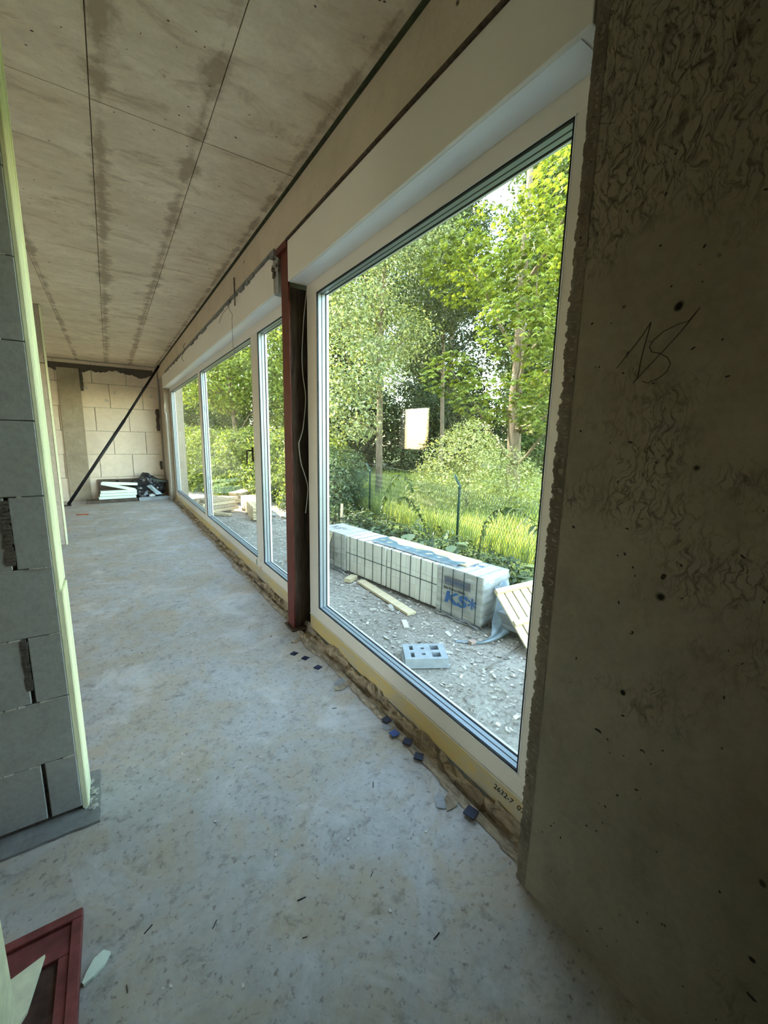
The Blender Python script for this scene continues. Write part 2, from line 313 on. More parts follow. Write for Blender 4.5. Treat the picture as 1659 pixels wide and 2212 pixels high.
def leafmat(name, dark, mid, light, trans=0.45, rough=0.5):
    m, t, out = nt(name); a = N(t, 'ShaderNodeAttribute', attribute_name='tint')
    c = ramp(t, a.outputs['Fac'], [(0.0, dark), (0.5, mid), (1.0, light)])
    p = t.nodes.new('ShaderNodeBsdfPrincipled'); t.links.new(c, p.inputs['Base Color']); p.inputs['Roughness'].default_value = rough; p.inputs['Specular IOR Level'].default_value = 0.35
    tr = t.nodes.new('ShaderNodeBsdfTranslucent'); c2 = mixc(t, 1.0, c, (1.75, 1.7, 0.6), 'MULTIPLY'); t.links.new(c2, tr.inputs[0])
    mx = t.nodes.new('ShaderNodeMixShader'); mx.inputs[0].default_value = trans
    t.links.new(p.outputs[0], mx.inputs[1]); t.links.new(tr.outputs[0], mx.inputs[2]); t.links.new(mx.outputs[0], out.inputs[0]); return m
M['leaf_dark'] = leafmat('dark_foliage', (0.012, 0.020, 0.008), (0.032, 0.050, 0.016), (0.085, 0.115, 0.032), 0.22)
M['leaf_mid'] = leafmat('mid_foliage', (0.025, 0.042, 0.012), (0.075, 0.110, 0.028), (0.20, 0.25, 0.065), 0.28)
M['leaf_bright'] = leafmat('bright_foliage', (0.06, 0.085, 0.018), (0.20, 0.25, 0.045), (0.36, 0.41, 0.11), 0.33)
M['leaf_pale'] = leafmat('pale_foliage', (0.13, 0.15, 0.06), (0.34, 0.36, 0.14), (0.60, 0.60, 0.30), 0.3)
M['leaf_silver'] = leafmat('silvery_foliage', (0.05, 0.075, 0.03), (0.17, 0.21, 0.09), (0.46, 0.50, 0.30), 0.28)  # sunlit paleness of the slim tree put into the leaf colour
M['leaf_blue'] = leafmat('cool_green_foliage', (0.035, 0.060, 0.030), (0.09, 0.135, 0.065), (0.20, 0.26, 0.13), 0.25)
M['grass'] = leafmat('grass_blades', (0.16, 0.20, 0.04), (0.34, 0.40, 0.10), (0.60, 0.60, 0.24), 0.4)
M['bloom'] = leafmat('chestnut_bloom', (0.6, 0.5, 0.4), (0.75, 0.68, 0.55), (0.85, 0.8, 0.7), 0.3)

# ------------------------------------------------------------------ structure: floor, ceiling, walls
ZC = 2.98; XW = 1.04
floor = MB().box((-5.0, -2.6, -0.16), (1.125, 11.1, 0.0)).build('floor', M['floor'], kind='structure', label='pale dusty concrete floor slab running to the far wall', bevel=0.006)
ceiling = MB().box((-5.2, -2.8, ZC + 0.005), (1.45, 11.3, ZC + 0.25)).build('ceiling', M['moss'], kind='structure', label='raw concrete ceiling with shuttering panel joints').data.materials[0] = M['jointbrown']
ceiling = bpy.data.objects['ceiling']
rnd = random.Random(4)
xs = [-5.0, -3.9, -2.93, -1.94, -0.95, -0.455, 0.048, 0.535, 1.048]; ys = [-2.6, -1.4, 0.59, 2.59, 4.57, 6.70, 8.75, 11.1]
for i in range(len(xs) - 1):
    for j in range(len(ys) - 1):
        dz = rnd.uniform(-0.002, 0.002)
        MB().box((xs[i] + 0.0022, ys[j] + 0.0030, ZC + dz), (xs[i+1] - 0.0022, ys[j+1] - 0.0030, ZC + 0.0065)).build('ceiling_panel', M['ceil'], ceiling)
# beam over the windows
beam = empty('trim_1', (1.25, 4, 2.725), kind='structure', label='concrete downstand beam above the roller blind boxes')
MB().box((1.052, -2.6, 2.725), (1.45, 11.1, ZC - 0.004)).build('beam', M['beam'], beam, bevel=0.004)
# formwork joint along beam head, dark green strip
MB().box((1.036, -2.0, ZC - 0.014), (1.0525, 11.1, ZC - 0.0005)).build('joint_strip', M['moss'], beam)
# ragged lower mortar lip on the far half
rg = MB(); r2 = random.Random(8); y = 3.0
while y < 9.6:
    w = r2.uniform(0.05, 0.22); h = r2.uniform(0.004, 0.034)
    rg.box((1.043, y, 2.725 - h), (1.062, y + w, 2.735)); y += w * r2.uniform(0.9, 1.25)
rg.build('mortar_lip', M['mortar'], beam)
MB().box((1.051, 0.72, 2.714), (1.07, 2.79, 2.7252)).build('dark_gap', M['brownsteel'], beam)

# right hand raw concrete wall with broken edge
wall_r = empty('wall_right', (1.25, -1.0, 0), kind='structure', label='dark raw concrete wall pier beside the large window')
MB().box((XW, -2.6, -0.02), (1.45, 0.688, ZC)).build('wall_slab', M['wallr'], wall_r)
# crumbled arris: a displaced ribbon down the corner
rr = random.Random(3); nz = 560; vs = []; fs = []; prof = [(0.0004, -0.034, 0.0012), (0.0002, -0.022, 0.002), (0.0, -0.010, 0.003), (0.003, 0.002, 0.0032), (0.012, 0.008, 0.0035), (0.05, 0.008, 0.003), (0.13, 0.004, 0.003)]
for i in range(nz + 1):
    z = -0.01 + (ZC - 0.26 + 0.01) * i / nz
    amp = (1.25 if z < 1.8 else 1.25 - (z - 1.8) * 1.9) if z < 2.3 else 0.3
    if i % 3 == 0: wob = [rr.uniform(-.0045, .0045) for _ in range(8)]
    for k, (dx, dy, a) in enumerate(prof):
        a *= amp; vs.append((XW + dx + (rr.uniform(-a, a * 0.3) if 0 < k < 6 else -0.0015 * (k == 0)), 0.700 + dy + rr.uniform(-a, a) * .45 + wob[k] * amp * (k > 0), z))
np_ = len(prof)
for i in range(nz):
    for k in range(np_ - 1): fs.append((i*np_ + k, i*np_ + k + 1, (i+1)*np_ + k + 1, (i+1)*np_ + k))
ae = MB().add(vs, fs); ae.build('broken_edge', M['rough'], wall_r)
# pits / honeycomb voids as flat dark patches on face, their shade put into the colour
pv = MB(); rp = random.Random(21)
for _ in range(210):
    y = rp.uniform(-0.15, 0.64); z = rp.uniform(0.05, 2.6); a = rp.uniform(0.0015, 0.0055) * (2.2 if rp.random() < 0.12 else 1); b = a * rp.uniform(0.4, 0.8); th = rp.uniform(0, 3.1)
    poly = []
    for k in range(7):
        t_ = 2 * math.pi * k / 7; q = rp.uniform(0.7, 1.2); px = a * q * math.cos(t_); pz = b * q * math.sin(t_)
        poly.append((y + px * math.cos(th) - pz * math.sin(th), z + px * math.sin(th) + pz * math.cos(th)))
    n = len(pv.v); pv.add([(XW - 0.0006, p[0], p[1]) for p in poly], [tuple(range(7))])
pv.build('surface_pits', M['pen'], wall_r, kind='stuff')
def wp(u, v):   # scribble map: crop pixel (180 px square) to wall y,z, measured
    return (XW - 0.0012, 0.507 - (u - 1240) * 0.00150 - 0.0, 1.655 - (v - 800) * 0.00100)
# the pencilled 18 on the wall
def stroke(pts, r=0.0007):
    return MB().tube(pts, r, 5)
SCR = {'a': [(0.558, 1.642), (0.535, 1.672), (0.508, 1.706), (0.492, 1.733)], 'b': [(0.492, 1.733), (0.499, 1.690), (0.504, 1.652), (0.506, 1.620), (0.507, 1.612)],
       'c': [(0.400, 1.742), (0.417, 1.720), (0.438, 1.717), (0.463, 1.708), (0.483, 1.692), (0.489, 1.680), (0.483, 1.668), (0.465, 1.662), (0.449, 1.651), (0.441, 1.637), (0.447, 1.620), (0.462, 1.608), (0.483, 1.600), (0.496, 1.606)],
       'd': [(0.405, 1.735), (0.430, 1.700), (0.460, 1.665), (0.492, 1.630), (0.515, 1.603)]}
for k in SCR: stroke([(XW - 0.0008, a, b) for a, b in SCR[k]]).build('pencil_stroke', M['pen'], wall_r)
# hidden shell: near wall behind, west wall with openings, outer skins
MB().box((-5.2, -2.8, -0.1), (1.45, -2.6, 3.0)).build('wall_back', M['aacw'], kind='structure')
ww = empty('wall_left', (-5.1, 4, 0), kind='structure')
wops = [(2.4, 4.6, 0.1, 2.35), (5.5, 6.2, 1.2, 2.25), (9.1, 10.35, 1.2, 2.38)]  # first opening made up to let fill light into the room
yy = -2.8
for (a, b, z0, z1) in wops:
    MB().box((-5.2, yy, -0.1), (-5.0, a, 3.0)).build('masonry', M['aacw'], ww)
    MB().box((-5.2, a, -0.1), (-5.0, b, z0)).build('masonry', M['aacw'], ww); MB().box((-5.2, a, z1), (-5.0, b, 3.0)).build('masonry', M['aacw'], ww); yy = b
MB().box((-5.2, yy, -0.1), (-5.0, 11.3, 3.0)).build('masonry', M['aacw'], ww)
# far wall: blocks
wf = empty('wall_far', (0, 11.1, 0), kind='structure', label='far wall of large pale aerated concrete blocks')
MB().box((-5.2, 11.13, -0.1), (1.45, 11.3, 3.0)).build('backing', M['glue'], wf)
rb = random.Random(12)
for c in range(6):
    z0 = c * 0.505; z1 = min(z0 + 0.501, ZC - 0.01); x = 1.04 - (0.0 if c % 2 else 0.33) ; first = True
    xs_ = [1.04] + ([0.71] if c % 2 == 0 else [])
    while xs_[-1] > -1.6: xs_.append(xs_[-1] - 0.625)
    for k in range(len(xs_) - 1):
        o_ = rb.uniform(-0.004, 0.004)
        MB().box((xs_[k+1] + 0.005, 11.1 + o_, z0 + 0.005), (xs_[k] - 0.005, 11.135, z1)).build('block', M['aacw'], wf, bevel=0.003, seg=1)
MB().box((-5.0, 11.1, 0), (-1.62, 11.135, 2.97)).build('plain_field', M['aacw'], wf)
# cast column strip in the far wall, raw stain band at its head
MB().box((-0.80, 11.06, 0), (-0.42, 11.13, 2.80)).build('cast_column', M['pierd'], wf, bevel=0.01)
def ragged(x0, x1, ztop, zlo, y, name, seed, mat):
    r = random.Random(seed); n = 46; top = [(x0 + (x1 - x0) * i / n, ztop) for i in range(n + 1)]
    bot = []; h = (ztop - zlo) * .5
    for i in range(n + 1):
        h += r.uniform(-0.03, 0.03); h = min(max(h, 0.02), ztop - zlo); bot.append((x0 + (x1 - x0) * i / n, ztop - h))
    v = [(p[0], y, p[1]) for p in top] + [(p[0], y, p[1]) for p in bot] + [(p[0], y + 0.02, p[1]) for p in bot]
    f = [(i, i + 1, n + 2 + i, n + 1 + i) for i in range(n)] + [(n + 1 + i, n + 2 + i, 2*n + 3 + i, 2*n + 2 + i) for i in range(n)]
    return MB().add(v, f).build(name, mat, wf)
ragged(-0.95, 0.95, 2.90, 2.70, 11.088, 'raw_mortar_band', 5, M['mortard'])
for (x, z, w, h) in ((1.0, 1.55, 0.05, 0.5), (-0.38, 2.35, 0.05, 0.4), (1.0, 0.65, 0.04, 0.2)):
    r = random.Random(int(z * 10)); pl = [(x - w + r.uniform(-.01, .01), z + h * k / 6) for k in range(7)] + [(x + w * .4 + r.uniform(-.01, .01), z + h - h * k / 6) for k in range(7)]
    MB().add([(p[0], 11.09, p[1]) for p in pl], [tuple(range(14))]).build('raw_mortar_patch', M['mortard'], wf)
for (x, z) in ((-0.33, 2.42), (0.18, 2.36), (0.88, 2.32), (0.02, 2.18)):
    r = random.Random(int(x * 100)); pl = [(x + 0.035 * r.uniform(.7, 1.2) * math.cos(k * .785), z + 0.04 * r.uniform(.7, 1.2) * math.sin(k * .785)) for k in range(8)]
    MB().add([(p[0], 11.086, p[1]) for p in pl], [tuple(range(8))]).build('filler_dab', M['glue'], wf)
# far jamb pier between far window and far wall
jp = MB().box((1.07, 10.42, -0.05), (1.45, 11.12, 2.725)).build('wall_jamb', M['pier'], kind='structure', bevel=0.01, label='narrow concrete jamb at the far end of the window row')
MB().tube([(1.10, 10.40, 0.0), (1.10, 10.40, 1.95)], 0.012, 8).build('conduit', M['wire'], label='grey conduit running down the far concrete jamb', cat='pipe')
# concrete pier 2 (mid left)
p2 = empty('pier', (-0.72, 6.85, 0), kind='structure', label='concrete wall pier in the middle distance on the left'); p2.name = 'wall_pier'
WL[p2.name] = Vector((-0.72, 6.85, 0))
MB().box((-1.05, 6.72, 0), (-0.585, 6.80, 2.30)).build('cast_concrete', M['pier'], p2, bevel=0.006)
MB().box((-1.05, 6.724, 2.305), (-0.585, 6.80, ZC)).build('cast_concrete', M['pier'], p2, bevel=0.006)
MB().box((-0.584, 6.715, 0.0), (-0.568, 6.79, 2.972)).build('foam_strip', M['foamc'], label='thin yellow foam strip up the edge of the middle pier', cat='foam strip')
MB().box((-5.0, 6.75, 0), (-3.6, 6.95, ZC)).build('wall_spur', M['aacw'], kind='structure')

# near aerated block wall, left
wa = empty('wall_blocks', (-0.4, 1.87, 0), kind='structure', label='grey aerated block wall end at the left, foam strip on its edge')
bm1 = None; zb = 0.012
for c in range(12):
    z0 = zb + c * 0.2475; z1 = min(z0 + 0.2455, ZC - 0.004)
    cuts = [-0.2, -0.298, -0.798, -1.298] if c % 2 == 0 else [-0.2, -0.548, -1.048, -1.298]
    for k in range(3):
        g = 0.0055 if (c in (0, 2, 4)) else 0.0015
        o_ = rb.uniform(-0.0015, 0.0015)
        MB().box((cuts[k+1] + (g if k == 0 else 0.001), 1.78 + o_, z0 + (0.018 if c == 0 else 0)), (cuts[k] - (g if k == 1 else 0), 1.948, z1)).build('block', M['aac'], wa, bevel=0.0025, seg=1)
MB().box((-1.3, 1.793, 0.0), (-0.203, 1.945, ZC - 0.01)).build('joint_fill', M['mortard'], wa)
gl_ = MB(); rg2 = random.Random(2)
for c in range(1, 12):
    z = zb + c * 0.2475 - 0.001; x = -0.2
    while x > -0.7:
        w = rg2.uniform(0.008, 0.04); h = rg2.uniform(0.0008, 0.003)
        if rg2.random() < 0.6: gl_.box((x - w, 1.7775 - rg2.uniform(0, 0.002), z - h), (x, 1.785, z + h))
        x -= w * 1.2
gl_.build('glue_bead', M['glue'], wa)
# ragged mortar plugs
mp = MB()
for (z0, z1, w) in ((0.56, 0.75, 0.014), (1.02, 1.23, 0.018)):
    z = z0
    while z < z1:
        mp.box((-0.30 - w * rg2.uniform(.5, 1), 1.7765, z), (-0.297 + w * rg2.uniform(0, .35), 1.79, z + 0.014)); z += 0.012
mp.build('joint_mortar', M['mortard'], wa)
# mortar bed on floor
pb = MB(); R3 = random.Random(9)
xsb = np.linspace(-1.2, -0.143, 40); poly = [(x, 1.695 + R3.uniform(-.002, .002)) for x in xsb] + [(-0.143 + R3.uniform(-.002, .002), yv) for yv in np.linspace(1.70, 1.985, 14)] + [(-0.2, 1.99), (-1.2, 1.99)]
pb.prism(poly, 0.0, 0.011); pb.build('mortar_bed', M['mortar'], wa)
lump = MB()
for _ in range(40):
    x = R3.uniform(-0.195, -0.15); y = R3.uniform(1.74, 1.93); s = R3.uniform(0.003, 0.009)
    lump.box((x, y, 0.010), (x + s * 1.6, y + s, 0.011 + s * .5), Matrix.Translation((x, y, 0)) @ Matrix.Rotation(R3.uniform(0, 1.5), 4, 'Z') @ Matrix.Translation((-x, -y, 0)))
lump.build('mortar_crumbs', M['glue'], wa, kind='stuff')
# foam strips on the reveal (grooved)
def foamstrip(z0, z1, x1, y0, y1, label, ribs=5, group=None):
    b = MB(); n = ribs; w = (y1 - y0) / n
    b.box((-0.1995, y0, z0), (x1 - 0.003, y1, z1))
    for k in range(n): b.box((x1 - 0.004, y0 + k * w + 0.003, z0), (x1 - rnd.uniform(0, 0.0015), y0 + (k + 1) * w - 0.003, z1))
    return b.build('foam_strip', M['foam'], bevel=0.0015, seg=1, label=label, cat='foam strip')
foamstrip(0.013, 0.905, -0.178, 1.784, 1.93, 'lower pale green foam strip on the grey block wall edge')
foamstrip(0.91, 2.975, -0.184, 1.784, 1.945, 'upper long pale green foam strip on the grey block wall edge')
# near wall end at lower left
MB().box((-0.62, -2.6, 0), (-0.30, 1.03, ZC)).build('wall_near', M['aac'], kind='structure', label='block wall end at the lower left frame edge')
MB().box((-0.299, 0.72, 0.0), (-0.279, 1.05, 2.97)).build('foam_strip', M['foamc'], bevel=0.002, label='yellow foam edge strip in the bottom left corner, nearest', cat='foam strip')

# ------------------------------------------------------------------ windows
def window(name, y0, y1, lights, label, xb=1.19):
    w = empty(name, (xb, (y0 + y1) / 2, 0.04), kind='structure', label=label)
    z0, z1 = 0.135, 2.478; zg0, zg1 = 0.222, 2.392; xo = 1.275
    def piece(a, b, nm='window_frame'): return MB().box(a, b).build(nm, M['pvc'], w, bevel=0.002, seg=1)
    piece((xb, y0, z0), (xo, y1, zg0)); piece((xb, y0, zg1), (xo, y1, z1))
    ed = [y0] + [v for l in lights for v in l] + [y1]
    for k in range(0, len(ed), 2): piece((xb, ed[k], zg0), (xo, ed[k+1], zg1), 'window_frame' if k in (0, len(ed) - 2) else 'mullion')
    MB().box((xb + 0.001, y0, 0.02), (xo + 0.03, y1, 0.134)).build('base_profile', M['ybase'], w, bevel=0.002, seg=1)
    MB().box((xb - 0.004, y0, 0.129), (xb + 0.004, y1, 0.134)).build('profile_lip', M['pvc'], w)
    for (a, b) in lights:
        xg = (1.199, 1.225, 1.251)
        for x in xg:
            MB().box((x, a - 0.004, zg0 - 0.004), (x + 0.003, b + 0.004, zg1 + 0.004)).build('pane', M['glass'], w)
        g = MB()
        for (p, q) in (((1.190, a, zg0), (1.1985, a + .004, zg1)), ((1.190, b - .004, zg0), (1.1985, b, zg1)), ((1.190, a, zg0), (1.1985, b, zg0 + .004)), ((1.190, a, zg1 - .004), (1.1985, b, zg1))): g.box(p, q)
        # bead: slim light edge then black gasket against the pane
        g2 = MB(); e = 0.0045
        for (p, q) in (((1.1905, a + .004, zg0 + .004), (1.1988, a + .010, zg1 - .004)), ((1.1905, b - .010, zg0 + .004), (1.1988, b - .004, zg1 - .004)), ((1.1905, a + .004, zg0 + .004), (1.1988, b - .004, zg0 + .010)), ((1.1905, a + .004, zg1 - .010), (1.1988, b - .004, zg1 - .004))): g2.box(p, q)
        g.build('glazing_bead', M['pvcw'], w); g2.build('gasket', M['gasket'], w)
        for x, m_, hh in ((1.2025, 'spacer', .009), (1.2285, 'spacer', .009)):
            s = MB(); X1 = x + 0.0215; h = hh
            s.box((x, a, zg0), (X1, b, zg0 + h)); s.box((x, a, zg1 - h), (X1, b, zg1)); s.box((x, a, zg0), (X1, a + h, zg1)); s.box((x, b - h, zg0), (X1, b, zg1)); s.build('spacer_bar', M[m_], w)
        s = MB(); h = .0098
        for X0, X1 in ((1.2238, 1.2288),): s.box((X0, a, zg0), (X1, b, zg0 + h)); s.box((X0, a, zg1 - h), (X1, b, zg1)); s.box((X0, a, zg0), (X1, a + h, zg1)); s.box((X0, b - h, zg0), (X1, b, zg1))
        s.build('edge_seal', M['gasket'], w)
        s = MB(); h = .006; s.box((1.2545, a, zg0), (1.262, b, zg0 + h + .004)); s.box((1.2545, a, zg1 - h - .004), (1.262, b, zg1)); s.box((1.2545, a, zg0), (1.262, a + h, zg1)); s.box((1.2545, b - h, zg0), (1.262, b, zg1)); s.build('outer_gasket', M['gasket'], w)
        s = MB(); s.box((1.262, a, zg0), (1.278, b, zg0 + h)); s.box((1.262, a, zg1 - h), (1.278, b, zg1)); s.box((1.262, a, zg0), (1.278, a + h, zg1)); s.box((1.262, b - h, zg0), (1.278, b, zg1)); s.build('outer_lip', M['pvcw'], w)
    return w
w1 = window('window_1', 0.72, 2.785, [(0.835, 2.635)], 'large fixed cream framed window nearest the camera')
w2 = window('window_2', 2.985, 10.41, [(3.09, 3.925), (4.125, 6.76), (6.93, 10.26)], 'long three light cream window beyond the red steel post')
# handle on the wide mullion
hpl = MB().box((1.176, 4.145, 1.215), (1.19, 4.178, 1.36)).build('handle_plate', M['brownsteel'], w2, bevel=0.003)
MB().tube([(1.18, 4.16, 1.325), (1.135, 4.16, 1.325), (1.128, 4.163, 1.318), (1.128, 4.175, 1.19)], [0.009, 0.009, 0.009, 0.007], 8).build('lever', M['brownsteel'], hpl, label='dark brown lever handle')
MB().box((1.1885, 4.16, 0.145), (1.19, 4.185, 0.20)).build('green_sticker', plain('green_sticker', (0.12, 0.25, 0.10), 0.5), w2)
MB().box((1.1885, 4.02, 0.115), (1.19, 4.035, 0.165)).build('red_sticker', plain('red_sticker', (0.55, 0.08, 0.04), 0.5), w2)
# outer reveals / outer wall skin so the window row is enclosed
MB().box((1.278, -2.8, -0.3), (1.45, 0.72, 3.2)).build('wall_outer', M['render'], kind='structure')
MB().box((1.301, 0.72, 2.50), (1.335, 10.42, 2.725)).build('lintel_outer', M['render'], beam)
MB().box((1.16, -2.8, -0.4), (1.45, 11.3, -0.005)).build('sill_footing', M['mortar'], kind='structure').name = 'trim_2'
MB().box((-5.2, -2.8, ZC + 0.25), (1.6, 11.35, ZC + 0.42)).build('roof_slab', M['render'], kind='structure').name = 'trim_3'

# roller blind boxes
b1 = empty('roller_blind_box', (1.15, 1.75, 2.47), 'white roller blind box above the nearest large window', 'blind box')
MB().box((1.06, 0.722, 2.468), (1.30, 2.788, 2.712)).build('casing', M['box'], b1, bevel=0.004)
MB().box((1.075, 0.76, 2.4655), (1.185, 2.75, 2.468)).build('service_cover', M['pvcw'], b1)
b2 = empty('roller_blind_box', (1.15, 6.5, 2.47), 'long white roller blind box above the three far lights', 'blind box')
MB().box((1.06, 3.07, 2.468), (1.30, 10.405, 2.722)).build('casing', M['box'], b2, bevel=0.004)
MB().box((1.075, 3.1, 2.4655), (1.185, 10.3, 2.468)).build('service_cover', M['pvcw'], b2)
MB().box((1.066, 2.985, 2.455), (1.30, 3.069, 2.722)).build('end_cap', M['greyslab'], b2, bevel=0.004, label='grey end cap by the red post')
# rubble stuck above box end
rub = MB(); rq = random.Random(5)
for _ in range(26):
    x = rq.uniform(1.052, 1.066); y = rq.uniform(2.96, 3.09); z = rq.uniform(2.58, 2.735); s = rq.uniform(0.006, 0.018)
    rub.box((x - s * .4, y - s, z - s), (x + s * .6, y + s * .6, z + s * .9), Matrix.Translation((x, y, z)) @ Matrix.Rotation(rq.uniform(0, 1), 4, 'X') @ Matrix.Translation((-x, -y, -z)))
rub.build('mortar_rubble', M['rough'], b2)
# steel post
post = empty('steel_post', (1.13, 2.88, 0), 'red primed steel post between the two windows, dark web', 'post')
MB().box((1.075, 2.825, 0.012), (1.087, 2.955, 2.722)).build('flange', M['red'], post, bevel=0.001, seg=1)
MB().box((1.087, 2.860, 0.012), (1.235, 2.875, 2.465)).build('web', M['brownsteel'], post)
MB().box((1.235, 2.825, 0.012), (1.247, 2.955, 2.465)).build('flange', M['black'], post)
MB().box((1.05, 2.795, 0.0), (1.25, 2.975, 0.012)).build('base_plate', M['brownsteel'], post, bevel=0.002)
MB().box((1.247, 2.786, 0.03), (1.30, 2.984, 2.47)).build('cavity_board', M['black'], post)  # black sheet put in for the shade of the gap by the frame
MB().box((1.052, 2.79, 2.68), (1.30, 2.984, 2.722)).build('head_plate', M['red'], post)
# white cable down the post
pts = [(a_ - .0, 2.80, z_) for a_, z_ in ((1.200, 2.46), (1.185, 2.36), (1.170, 2.225), (1.157, 2.013), (1.163, 1.88), (1.180, 1.736), (1.160, 1.544), (1.138, 1.46), (1.124, 1.413), (1.139, 1.282), (1.165, 1.20), (1.188, 1.112), (1.184, 1.03), (1.168, 0.914))]
pts_old = [(1.236, 2.80, 2.46), (1.222, 2.79, 2.38), (1.205, 2.80, 2.26), (1.200, 2.80, 2.04), (1.205, 2.80, 1.95), (1.222, 2.79, 1.80), (1.215, 2.80, 1.68), (1.196, 2.80, 1.55), (1.180, 2.80, 1.42), (1.185, 2.80, 1.32), (1.212, 2.79, 1.22), (1.226, 2.79, 1.12), (1.222, 2.79, 1.04), (1.205, 2.80, 0.90)]
def smooth(pts, k=5):
    P = [Vector(p) for p in pts]; out_ = []
    for i in range(len(P) - 1):
        a = P[max(i-1, 0)]; b = P[i]; c = P[i+1]; d = P[min(i+2, len(P)-1)]
        for j in range(k):
            t_ = j / k; out_.append(0.5 * ((2*b) + (c - a)*t_ + (2*a - 5*b + 4*c - d)*t_*t_ + (3*b - a - 3*c + d)*t_**3))
    out_.append(P[-1]); return out_
MB().tube(smooth(pts), 0.0032, 6).build('cable', M['wire'], label='thin white cable hanging in waves beside the red post', cat='cable')
# small cable loops at far jamb
MB().tube(smooth([(1.065, 10.36, 1.95), (1.06, 10.34, 2.05), (1.06, 10.22, 2.14), (1.06, 10.16, 2.10), (1.06, 10.24, 2.02), (1.06, 10.36, 2.02), (1.062, 10.14, 1.90), (1.06, 10.22, 1.78), (1.065, 10.38, 1.78)]), 0.005, 6).build('cable', M['wire'], label='white cable coil sticking out of the far jamb', cat='cable')
# rebar stub and tie wires hanging from beam
MB().tube([(1.040, 4.046, 2.85), (1.040, 4.056, 2.62)], 0.007, 7).build('rebar_stub', M['steelw'], label='short rebar stub in the beam face above the handle', cat='rebar')
MB().tube(smooth([(1.045, 4.17, 2.73), (1.03, 4.16, 2.69), (1.02, 4.20, 2.63), (1.03, 4.12, 2.56), (1.02, 4.10, 2.50), (1.02, 4.10, 2.30), (1.03, 4.09, 2.22)]), 0.0022, 5).build('tie_wire', M['steelw'], label='thin tie wire hanging in front of the window mullion head', cat='wire')
MB().tube(smooth([(1.045, 4.14, 2.735), (1.02, 4.22, 2.70), (1.02, 4.30, 2.69), (1.03, 4.24, 2.66), (1.01, 4.42, 2.62), (1.0, 4.52, 2.56)]), 0.0025, 5).build('tie_wire', M['steelw'], label='curled tie wire just left of the rebar stub', cat='wire')
MB().tube(smooth([(1.045, 6.95, 2.80), (1.02, 7.0, 2.74), (1.03, 6.9, 2.70), (1.01, 7.1, 2.62), (1.02, 7.0, 2.55)]), 0.004, 5).build('tie_wire', M['steelw'], label='bundle of tie wire above the far lights', cat='wire')

# brown sealing foil / dirty recess strip along the window foot
rs = random.Random(6); ys_ = np.arange(0.70, 10.42, 0.03); cols = 7; V = []; F = []
for i, y in enumerate(ys_):
    for k in range(cols):
        f = k / (cols - 1); x = 1.080 + 0.107 * f + rs.uniform(-.006, .006) - (0.03 * max(0, math.sin(y * 3.1)) ** 6) * (1 - f)
        z = (0.004 if f < 0.35 else -0.016 + 0.016 * math.sin(y * 13 + f * 9)) + 0.040 * max(0, f - 0.5) / 0.5 + rs.uniform(-.009, .011) * (0.3 + f)
        V.append((x, y + rs.uniform(-.01, .01), max(z, 0.0015 if x < 1.127 else -0.03)))
for i in range(len(ys_) - 1):
    for k in range(cols - 1): F.append((i*cols + k, i*cols + k + 1, (i+1)*cols + k + 1, (i+1)*cols + k))
ns = len(F)
foil = MB().add(V, F).build('sealing_foil', M['membrane'], label='crumpled brown sealing foil along the foot of the windows', cat='foil')
# flakes of torn foil on the edge
for k, (x, y, s, a) in enumerate([(1.03, 2.66, .05, .3), (1.06, 2.02, .07, .6), (1.04, 1.98, .05, .2), (1.09, 1.56, .06, .9), (1.07, 1.05, .06, .5), (1.02, 1.06, .045, 1.1), (1.10, 2.5, .05, .2)]):
    r = random.Random(k); pl = [(s * r.uniform(.7, 1.2) * math.cos(j * 1.047), s * .6 * r.uniform(.7, 1.2) * math.sin(j * 1.047)) for j in range(6)]
    Mx = Matrix.Translation((x, y, 0.004)) @ Matrix.Rotation(a, 4, 'Z') @ Matrix.Rotation(0.04, 4, 'X')
    MB().prism(pl, 0.0, 0.0012, Mx).build('foil_scrap', M['filmc'] if k % 2 else M['membrane'], label=['brown foil scrap beside the foot of the red post', 'large clear foil scrap halfway along the near window', 'brown foil scrap tucked beside the large clear one', 'clear foil scrap under the black and blue shim pads', 'brown foil scrap next to the nearest navy shim pad', 'clear foil scrap nearest the dark concrete wall', 'brown foil scrap at the slab edge near the three shim pads'][k], cat='scrap', group='foil scraps along the slab edge')
# handwritten digits on base profile
def text_mesh(name, s, size, mat, M4, parent, shear=0.0, bold=0.0, label=None, cat=None):
    cu = bpy.data.curves.new(name, 'FONT'); cu.body = s; cu.size = size; cu.shear = shear; cu.offset = bold; cu.extrude = 0.0004; cu.resolution_u = 3
    tmp = bpy.data.objects.new(name, cu); COL.objects.link(tmp); bpy.context.view_layer.update()
    me = bpy.data.meshes.new_from_object(tmp.evaluated_get(bpy.context.evaluated_depsgraph_get())); bpy.data.objects.remove(tmp)
    M4 = Matrix.Translation(-_wl(parent)) @ M4; me.transform(M4); me.materials.clear(); me.materials.append(mat); me.name = name
    o = bpy.data.objects.new(name, me); COL.objects.link(o); o.parent = parent; WL[o.name] = _wl(parent)
    return tag(o, label, cat)
T1 = Matrix(((0, 0, -1, 1.1895), (-1, 0, 0, 0.945), (0, 1, 0, 0.080), (0, 0, 0, 1)))
text_mesh('pen_digits', '2632-7  07L', 0.034, M['pen'], T1, w1, 0.25)

